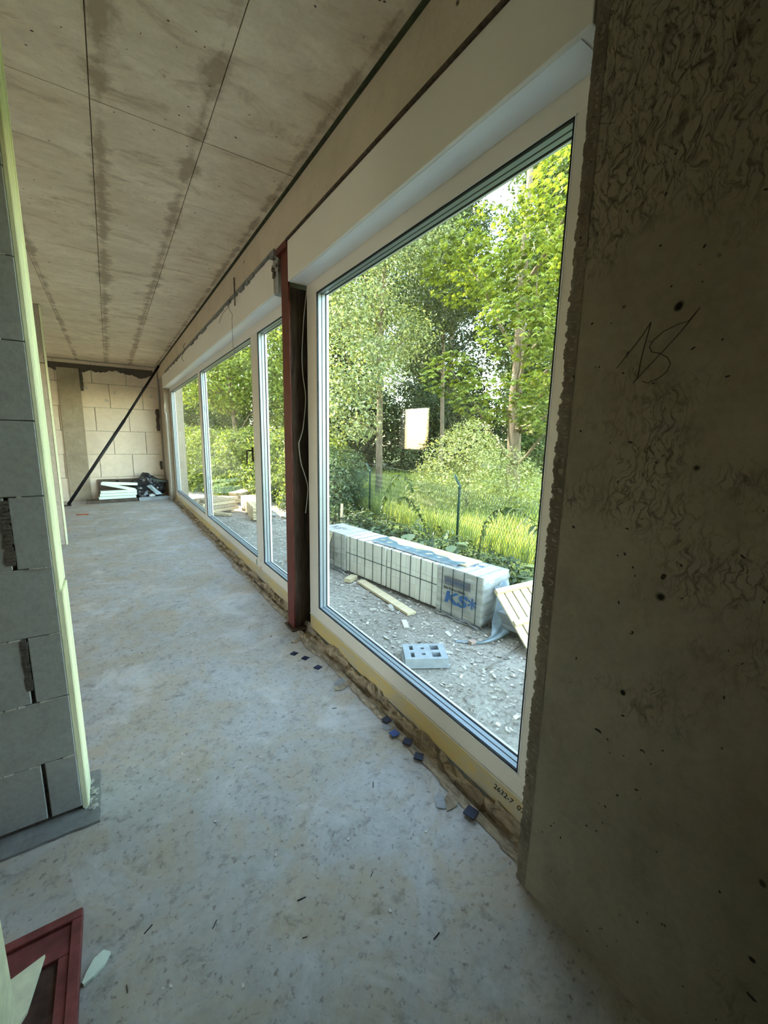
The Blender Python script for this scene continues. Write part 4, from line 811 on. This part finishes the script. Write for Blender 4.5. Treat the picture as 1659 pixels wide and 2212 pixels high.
# elder like shoots climbing the fence
sm_ = bigleaf('leaf', .10, .045, M['leaf_mid'], .45)
for k, (pts_, lb) in enumerate([([(4.45, 6.9, -.2), (4.5, 6.75, .35), (4.55, 6.5, .75), (4.5, 6.1, .82), (4.45, 5.8, .6)], 'arching shoot with narrow leaves over the fence, left of the tall post'), ([(4.3, 4.0, -.2), (4.35, 3.95, .3), (4.35, 3.7, .58), (4.3, 3.3, .60), (4.2, 2.95, .42)], 'arching shoot with narrow leaves right of the tall fence post'), ([(4.4, 5.2, -.2), (4.4, 5.5, .2), (4.35, 5.8, .45), (4.3, 6.0, .4)], 'short drooping leafy shoot low on the fence')]):
    e_ = empty('leafy_shoot', pts_[0], lb, 'plant'); sp = smooth(pts_, 6); MB().tube(sp, [.006 - .004 * i / len(sp) for i in range(len(sp))], 6).build('stem', M['leaf_dark'], e_); r = random.Random(k)
    for i in range(1, len(sp)):
        for sg in (-1, 1, -1.6, 1.6):
            d = (sp[i] - sp[i-1]).normalized(); a = math.atan2(d.y, d.x) + sg * r.uniform(.7, 1.5); o = bpy.data.objects.new('leaf', sm_); COL.objects.link(o); o.parent = e_
            o.location = sp[i] - Vector(pts_[0]); o.rotation_euler = (r.uniform(-.4, .4), r.uniform(-.2, 1.2), a); s = r.uniform(.6, 1.6); o.scale = (s, s, s)

# ------------------------------------------------------------------ chain link fence
fd = Vector((.104, .9946, 0)).normalized(); F0 = Vector((4.57, 4.72, G))
fence = empty('chain_link_fence', F0, 'green chain link fence with bent arm posts along the meadow', 'fence')
def fpt(s, z): p = F0 + fd * s; return (p.x, p.y, G + z)
for s in (-6.56, -3.28, 0, 3.28, 6.56, 9.84):
    p = Vector(fpt(s, 0)); fp_ = MB().tube([p + Vector((0, 0, -.1)), p + Vector((0, 0, 1.07)), p + Vector((-.075, .05, 1.235))], .021, 10).build('fence_post', M['fencegreen'], fence)
    c = MB().tube([p + Vector((0, 0, 1.02)), p + Vector((0, 0, 1.075))], .026, 10).build('collar', M['fencegreen'], fp_)
zz_ = MB(); pitch = .052; H_ = 1.0; s = -6.5; k = 0
V = []; F = []; nrow = int(H_ / pitch)
def wire_pts(s0, ph):
    return [Vector(fpt(s0 + (pitch * .5 if (i + ph) % 2 else 0), .04 + i * pitch * .98)) + Vector((.004 * (1 if (i % 2) else -1), 0, 0)) for i in range(nrow + 1)]
rw = .0030; V = []; F = []; n0 = 0; ox = [Vector((rw, 0, 0)), Vector((-rw * .5, rw * .9, 0)), Vector((-rw * .5, -rw * .9, 0))]
while s < 9.8:
    P = wire_pts(s, k % 2)
    for i, p in enumerate(P):
        for o_ in ox: V.append(p + o_)
        if i:
            b_ = n0 + 3 * i
            for j in range(3): F.append((b_ - 3 + j, b_ - 3 + (j + 1) % 3, b_ + (j + 1) % 3, b_ + j))
    n0 += 3 * len(P); s += pitch * .5; k += 1
fastmesh('wire_mesh', np.array([tuple(v) for v in V]), np.array(F), M['fencegreen'], fence, kind='stuff')
for z, off in ((1.03, 0), (.55, 0), (.06, 0)): MB().tube([fpt(-6.6, z), fpt(9.9, z)], .002, 4).build('tension_wire', M['fencegreen'], fence)
a_ = Vector((-.07, .045, 0)); MB().tube([Vector(fpt(s_, 1.22 - (.03 if i % 2 else 0))) + a_ for i, s_ in enumerate(np.arange(-6.56, 9.9, 1.64))], .002, 4).build('barbed_wire', M['fencegreen'], fence)

# ------------------------------------------------------------------ sand-lime brick packs
A0 = Vector((2.787, 2.50, G)); U = Vector((-.139, .990, 0)).normalized(); W = Vector((.990, .139, 0)).normalized()
PM = Matrix(((U.x, W.x, 0, A0.x), (U.y, W.y, 0, A0.y), (U.z, W.z, 1, A0.z), (0, 0, 0, 1)))   # local (u,w,z)
def P3(u_, w_, z_): return PM @ Vector((u_, w_, z_))
def lbox(mb, a, b):   # local axes are left handed here, so flip the faces
    n = len(mb.f); mb.box(a, b, PM)
    for i in range(n, len(mb.f)): mb.f[i] = tuple(reversed(mb.f[i]))
    return mb
Z0, Z1 = 0.045, 0.515; D_ = 0.41
def pack(u0, u1, ncol, label, film=False, seed=0):
    e = empty('brick_pack', P3((u0 + u1) / 2, D_ / 2, 0), label, 'brick pack', 'packs of white bricks outside'); r = random.Random(seed)
    for w_ in (.06, .32): lbox(MB(), (u0 + .01, w_, 0.0), (u1 - .01, w_ + .06, Z0)).build('bearer', M['darkboard'], e)
    nr = 3; cw = (u1 - u0) / ncol; ch = (Z1 - Z0) / nr
    for i in range(ncol):
        for j in range(nr):
            o = r.uniform(-.003, .003); lbox(MB(), (u0 + i * cw + .0012, o, Z0 + j * ch + .001), (u0 + (i + 1) * cw - .0012, D_ + o, Z0 + (j + 1) * ch - .001)).build('brick', M['ks'], e, bevel=.003, seg=1)
    t_ = .0018
    def strap(a, b): lbox(MB(), a, b).build('strap', M['strap'], e)
    us = [u0 + cw * (k + (.5 if k else .42)) for k in range(ncol)]
    fo = -.0155 if film else 0.0
    for q in us[:]:
        strap((q - .004, -.004 - t_ + fo, Z0), (q + .004, -.003 + fo, Z1 + .003)); strap((q - .004, -.004, Z1 + .001), (q + .004, D_, Z1 + .003))
    if not film: strap((u0, -.004 - t_, Z0 + .245), (u1, -.003, Z0 + .253))
    if film:
        # wrinkled shrink film skin over front, near end and top
        fm = bmesh.new(); nu, nz_ = 34, 30; rs = np.random.RandomState(seed)
        ph = rs.uniform(0, 6, 8)
        def wr(a, b): return .0025 * math.sin(60 * b + 9 * a + ph[0]) + .002 * math.sin(95 * b - 14 * a + ph[1]) + .003 * math.sin(22 * a + 13 * b + ph[2])
        verts = []; 
        path = [(u1 + .006, D_ * .0 - .008)] + [(u1 + .006 - (u1 - u0 + .014) * k / nu, -.010) for k in range(1, nu)] + [(u0 - .009, -.009)] + [(u0 - .010, -.01 + (D_ + .02) * k / 16) for k in range(1, 17)]
        grid = []
        for k, (a, b) in enumerate(path):
            row = []
            for q in range(nz_ + 1):
                z = Z0 - .012 + (Z1 - Z0 + .018) * q / nz_; s_ = k * .02; off = wr(s_, z) * (2.2 if k > nu else 1.0) * (0.35 if (q == nz_) else 1)
                row.append(tuple(P3(a - (off if k > nu else 0), b - (off if k <= nu else 0), z)))
            grid.append(row)
        V = [p for row in grid for p in row]; F = []; m_ = nz_ + 1
        for k in range(len(path) - 1):
            for q in range(nz_): F.append((k*m_ + q, (k+1)*m_ + q, (k+1)*m_ + q + 1, k*m_ + q + 1))
        mb = MB().add(V, F, True)
        tv = []; nn = 18
        for a in range(nn + 1):
            for b in range(nn + 1):
                tv.append(tuple(P3(u0 - .01 + (u1 - u0 + .016) * a / nn, -.01 + (D_ + .02) * b / nn, Z1 + .006 + .002 * math.sin(a * 1.3 + b * .8) * (0 < a < nn) * (0 < b < nn))))
        tf = [(a * (nn + 1) + b, a * (nn + 1) + b + 1, (a + 1) * (nn + 1) + b + 1, (a + 1) * (nn + 1) + b) for a in range(nn) for b in range(nn)]
        mb.add(tv, tf, True); mb.build('shrink_film', M['film'], e)
        lump_ = MB()
        for q in range(3): lump_.tube([P3(u1 - (u1 - u0) * k / 8, -.03 - .02 * math.sin(k * 1.7 + q), .012 + .014 * abs(math.sin(k * 2.1 + q)) + q * .008) for k in range(9)], .006, 5)
        lump_.build('film_roll', M['filmc'], e)
    return e
pk4 = pack(0.0, 0.545, 4, 'nearest film wrapped brick pack with blue KS lettering', True, 1)
pk3 = pack(0.56, 1.335, 5, 'unwrapped strapped brick pack beside the lettered one', False, 2)
pk2 = pack(1.36, 2.13, 5, 'unwrapped strapped brick pack, second from the far end', False, 3)
pk1 = pack(2.155, 2.80, 4, 'farthest wrapped brick pack with grey print', True, 4)
def face_mat(u0, z0, w_=-.0175, rot=0.0):   # text frame on pack front: text x runs towards the near end
    x = -U; z = Vector((0, 0, 1)); nrm = x.cross(z); p = P3(u0, w_, z0)
    return Matrix(((x.x, z.x, nrm.x, p.x), (x.y, z.y, nrm.y, p.y), (x.z, z.z, nrm.z, p.z), (0, 0, 0, 1))) @ Matrix.Rotation(rot, 4, 'Z')
tx = text_mesh('lettering', 'KS', .165, M['printblue'], face_mat(.445, .165) @ Matrix.Scale(1.5, 4, (1, 0, 0)), pk4, .15, .004)
text_mesh('lettering', 'KS', .165, M['printblue'], face_mat(.441, .168, -.0172) @ Matrix.Scale(1.5, 4, (1, 0, 0)), pk4, .15, .004)
text_mesh('lettering', 'KS', .165, M['printblue'], face_mat(.449, .162, -.0174) @ Matrix.Scale(1.5, 4, (1, 0, 0)), pk4, .15, .004)
text_mesh('lettering', '*', .24, M['printblue'], face_mat(.150, .115), pk4, 0, .003)
text_mesh('lettering', 'Der Kalksandstein', .036, M['printblack'], face_mat(.455, .300), pk4, 0, .0008)
text_mesh('lettering', 'Der Kalksandstein', .034, M['printblack'], face_mat(.4462, .3008), pk4)
text_mesh('lettering', '7132 1122', .024, M['printgrey'], face_mat(.215, .125), pk4)
lbox(MB(), (.130, -.0175, .345), (.450, -.0165, .430)).build('printed_panel', M['printgrey'], pk4)
text_mesh('lettering', 'KALKSANDSTEIN', .034, M['printblue'], face_mat(.44, .375, -.0185), pk4)
text_mesh('lettering', 'KS*', .16, M['printgrey'], face_mat(2.56, .13), pk1, .1)
text_mesh('lettering', 'Der Kalksandstein', .03, M['printgrey'], face_mat(2.53, .29), pk1)
# top print on nearest and farthest
def top_mat(u0, w0): x = -U; y = W; p = P3(u0, w0, Z1 + .010); return Matrix(((x.x, y.x, 0, p.x), (x.y, y.y, 0, p.y), (0, 0, 1, p.z), (0, 0, 0, 1)))
text_mesh('lettering', 'KS*', .15, M['printblue'], top_mat(.42, .20), pk4); text_mesh('lettering', 'KS*', .17, M['printgrey'], top_mat(2.68, .12), pk1)
# tarp covered boards on packs
bd_ = empty('insulation_board', P3(1.0, .25, Z1), 'long sandy yellow board lying on the brick packs', 'board')
def lquad(mb, a, b): return lbox(mb, a, b)
lquad(MB(), (.30, .13, Z1 + .008), (1.68, .40, Z1 + .022)).build('board', M['sandboard'], bd_, bevel=.003)
V = []; F = []; nu, nw = 46, 12; r = random.Random(2)
for i in range(nu + 1):
    for j in range(nw + 1):
        u_ = .36 + 1.33 * i / nu; f = j / nw; wd = .055 + (.15 + .03 * math.sin(u_ * 9) + .02 * math.sin(u_ * 23)) * f + (.07 * max(0, u_ - 1.45) / .2 * f)
        if j == 0: wd -= .008 * abs(math.sin(u_ * 30))
        V.append(tuple(P3(u_, wd, Z1 + .024 + .006 * math.sin(u_ * 40 + f * 5) * math.sin(f * 3.14) + .004 * r.random() - (.018 if j == 0 else 0))))
for i in range(nu):
    for j in range(nw): F.append((i*(nw+1) + j, i*(nw+1) + j + 1, (i+1)*(nw+1) + j + 1, (i+1)*(nw+1) + j))
MB().add(V, F, True).build('membrane_sheet', M['tealtarp'], label='slate blue torn membrane draped along the front of the yellow board', cat='sheet')
# hanging blue-grey tarp from near end
tp = [((.02, .20, .33), (.02, .40, .36)), ((-.05, .17, .24), (-.06, .36, .28)), ((-.10, .10, .14), (-.13, .30, .20)), ((-.12, -.02, .06), (-.20, .18, .10)), ((-.13, -.16, .02), (-.24, -.02, .03)), ((-.05, -.36, .004), (-.14, -.30, .006)), ((.10, -.50, .002), (.06, -.47, .004))]
tp = [((-.02 - .0, .16, .40), (-.02, .38, .44)), ((-.05, .14, .30), (-.07, .36, .36)), ((-.09, .08, .20), (-.12, .32, .24)), ((-.13, .00, .11), (-.19, .24, .13)), ((-.17, -.10, .05), (-.25, .10, .05)), ((-.13, -.26, .015), (-.20, -.16, .02)), ((.02, -.38, .006), (-.02, -.34, .010))]
V = []; F = []; nn = 8
A_ = smooth([Vector(a) for a, b in tp], 5); B_ = smooth([Vector(b) for a, b in tp], 5)
for i, (a, b) in enumerate(zip(A_, B_)):
    for j in range(nn + 1): f = j / nn; p = a.lerp(b, f); V.append(tuple(P3(p.x - .012 * math.sin(f * 9 + i * .35), p.y, max(p.z + .008 * math.sin(f * 12 + i * .6), .004))))
for i in range(len(A_) - 1):
    for j in range(nn): F.append((i*(nn+1) + j, i*(nn+1) + j + 1, (i+1)*(nn+1) + j + 1, (i+1)*(nn+1) + j))
MB().add(V, F, True).build('hanging_tarp', M['tarp'], label='blue grey plastic tarp hanging off the nearest pack onto the soil', cat='tarp')
# grey slabs on beams beyond the pack end
gs = empty('slab_stack', P3(-.6, .2, 0), 'grey slabs lying on timber bearers beside the lettered pack', 'slab stack')
lbox(MB(), (-1.6, .12, 0.0), (-.02, .19, .055)).build('bearer', M['darkboard'], gs); lbox(MB(), (-1.6, .42, 0.0), (-.02, .49, .055)).build('bearer', M['darkboard'], gs)
lbox(MB(), (-1.6, .08, .075), (-.06, .60, .105)).build('slab', M['greyslab'], gs, bevel=.004); lbox(MB(), (-1.6, .11, .106), (-.10, .60, .20)).build('slab', M['greyslab'], gs, bevel=.004)
# leaning slatted pallet, right
pa = P3(-.14, .19, .40); 
TL = Vector((2.80, 2.37, .13)); BL_ = Vector((2.655, 1.885, -.285)); TR = TL + Vector((.60, -.12, .05))
ex = (TR - TL).normalized(); ey = (BL_ - TL); Ly = ey.length; ey = (ey - ex * ey.dot(ex)).normalized(); ez = ex.cross(ey)
if ez.x > 0: pass
PP = Matrix(((ex.x, ey.x, ez.x, TL.x), (ex.y, ey.y, ez.y, TL.y), (ex.z, ey.z, ez.z, TL.z), (0, 0, 0, 1)))
pal = empty('slatted_pallet', BL_, 'yellow slatted timber pallet leaning on the slabs at right', 'pallet')
sgn = 1 if ez.x < 0 else -1
for k in range(7):
    x0 = .0 + k * .088; MB().box((x0, -.01, 0), (x0 + .076, Ly, sgn * -.016), PP).build('slat', M['timbery'], pal, bevel=.002, seg=1)
for y0 in (-.01, Ly * .47, Ly * .94): MB().box((-.004, y0, sgn * .001), (.62, y0 + .045, sgn * .032), PP).build('batten', M['timbery'], pal, bevel=.002, seg=1)
# small leaning lattice far left
lt = empty('slatted_grate', P3(2.62, -.05, 0), 'small slatted timber grate leaning on the farthest pack', 'pallet')
for k in range(4):
    a = P3(2.50 + k * .075, -.13, .12); b = P3(2.46 + k * .075, -.022, .50); MB().beam(a, b, .055, .014, W).build('slat', M['timbery'], lt)
for f in (.15, .85):
    a = P3(2.49, -.13 + .10 * f + .02, .12 + .38 * f); MB().beam(a, a + U * .30, .03, .014, W).build('batten', M['timbery'], lt)
MB().beam(P3(2.66, -.10, .01), P3(2.66, -.06, .26), .05, .05, U).build('prop_leg', M['timbery'], lt)
# loose planks and blocks on the soil
MB().beam((2.47, 4.20, G + .025), (2.43, 3.10, G + .022), .105, .026).build('plank', M['timbery'], bevel=.002, label='long pale plank lying along the foot of the packs', cat='plank')
MB().beam((2.32, 4.27, G + .035), (2.47, 4.36, G + .035), .09, .05).build('wood_block', M['timbery'], bevel=.002, label='short wood block at the far end of the long plank', cat='block')
MB().beam((2.32, 3.30, G + .022), (2.36, 3.40, G + .022), .05, .02).build('brick_chunk', M['stone'], bevel=.003, label='pale brick chunk beside the long plank', cat='chunk')
MB().beam((2.27, 3.02, G + .02), (2.20, 2.88, G + .02), .05, .018).build('wood_offcut', M['chip'], bevel=.002, label='pale wood offcut on the soil below the plank end', cat='offcut')
MB().box((2.50, 2.33, G + .005), (2.56, 2.375, G + .035)).build('brick_chunk', M['pinkbrick'], bevel=.004, label='pinkish brick chunk beside the hanging tarp', cat='chunk')
MB().beam((3.85, 7.35, G - .05), (3.87, 7.37, .15), .045, .025, U).build('stake', M['timber'], label='short pale stake in the weeds behind the far pack', cat='stake')
for k, (a, b, lb) in enumerate([((2.30, 1.98, G + .02), (2.95, 2.1, G + .03), 'thin steel rod on the soil pointing at the slabs'), ((2.32, 1.62, G + .02), (2.75, 1.90, G + .03), 'thin steel rod on the soil nearest the window')]):
    MB().tube([a, b], .006, 6).build('steel_rod', M['steelw'], label=lb, cat='rod')
# grey plastic fence foot with holes
ff = empty('fence_foot', (1.93, 2.38, G), 'grey plastic barrier foot with square holes on the soil', 'barrier foot')
FM = Matrix.Translation((1.78, 2.33, G + .015)) @ Matrix.Rotation(-.52, 4, 'Z')
fb = MB(); Lf, Wf = .34, .24
holes = [(.05, .08, .03, .10), (.05, .08, .14, .21), (.14, .17, .06, .09), (.14, .17, .15, .18), (.22, .29, .03, .10), (.22, .29, .14, .21)]
gx_ = [0, .05, .08, .14, .17, .22, .29, Lf]; gy_ = [0, .03, .06, .09, .10, .14, .15, .18, .21, Wf]
for i in range(len(gx_) - 1):
    for j in range(len(gy_) - 1):
        cx_ = (gx_[i] + gx_[i+1]) / 2; cy_ = (gy_[j] + gy_[j+1]) / 2
        if not any(h[0] < cx_ < h[1] and h[2] < cy_ < h[3] for h in holes): fb.box((gx_[i], gy_[j], 0.012), (gx_[i+1], gy_[j+1], .075), FM)
fb.build('body', M['greyplastic'], ff); MB().box((-.01, -.01, 0), (Lf + .01, Wf + .01, .012), FM).build('base_rim', M['greyplastic'], ff, bevel=.003)
# timber stacks far off
def stack(x, y, ang, L, nx_, nz2, w, h, label, seed):
    e = empty('timber_stack', (x, y, G), label, 'timber stack', 'timber stacks outside'); r = random.Random(seed)
    Mx = Matrix.Translation((x, y, G)) @ Matrix.Rotation(ang, 4, 'Z')
    for k in (.15, .85): MB().box((L * k - .04, -.02, 0.01), (L * k + .04, nx_ * w + .02, .07), Mx).build('bearer', M['timber'], e)
    for j in range(nz2):
        for i in range(nx_):
            o = r.uniform(-.07, .07); MB().box((o, i * w + r.uniform(.003, .012), .07 + j * h + .001), (L + o, (i + 1) * w - .003, .07 + (j + 1) * h - .008), Mx).build('board', M['timber'] if r.random() < .6 else M['timberd'], e)
    return e
stack(2.76, 8.40, 1.445, 1.9, 4, 6, .10, .045, 'stack of pale boards with its end towards the window, nearest', 1)
stack(1.62, 9.55, 0.42, 0.85, 4, 4, .11, .075, 'stack of bright beams lying across behind the board stack', 2)
stack(2.75, 10.9, 0.9, 2.2, 3, 5, .11, .05, 'weathered board stack at the back by the hedge', 3)
MB().beam((1.80, 9.7, G + .05), (2.12, 9.35, G + .05), .10, .05).build('timber_offcut', M['timber'], label='short beam offcut on the soil before the board stack', cat='offcut')
rs = random.Random(7)
for k, (x, y, s, lb) in enumerate([(3.15, 8.6, .13, 'largest pale rubble stone right of the board stack'), (2.98, 8.2, .06, 'small pale rubble stone nearest the red post'), (3.3, 8.9, .09, 'rubble stone at the foot of the bright hedge'), (2.95, 8.95, .08, 'rubble stone close to the board stack')]):
    b_ = bmesh.new(); bmesh.ops.create_icosphere(b_, subdivisions=2, radius=s)
    for v in b_.verts: v.co *= rs.uniform(.75, 1.15); v.co.z *= .6
    me = bpy.data.meshes.new('rubble_stone'); b_.to_mesh(me); b_.free(); me.materials.append(M['stone']); o = bpy.data.objects.new('rubble_stone', me); COL.objects.link(o); o.location = (x, y, G + s * .45); tag(o, lb, 'stone')
# garden behind the west openings, so the panes reflect something
for k, (x, y) in enumerate([(-13, 11.5), (-13.5, 7), (-14, 2.0), (-14, 16)]):
    s_ = empty('garden_tree', (x, y, G), ['garden tree west of the house behind the far small opening', 'garden tree west of the house behind the narrow opening', 'garden tree west of the house, southernmost', 'garden tree west of the house, northernmost'][k], 'tree', 'garden trees west'); MB().tube([(x, y, G), (x, y, 3)], [.12, .06], 7).build('trunk', M['bark'], s_)
    foliage('foliage', [(x + 1, y, .7, 1.9, 2.2, 1.2), (x, y, 2.0, 1.7, 2.0, 1.2)], 9000, .22, M['leaf_mid'], s_, 300 + k, cr=.25)
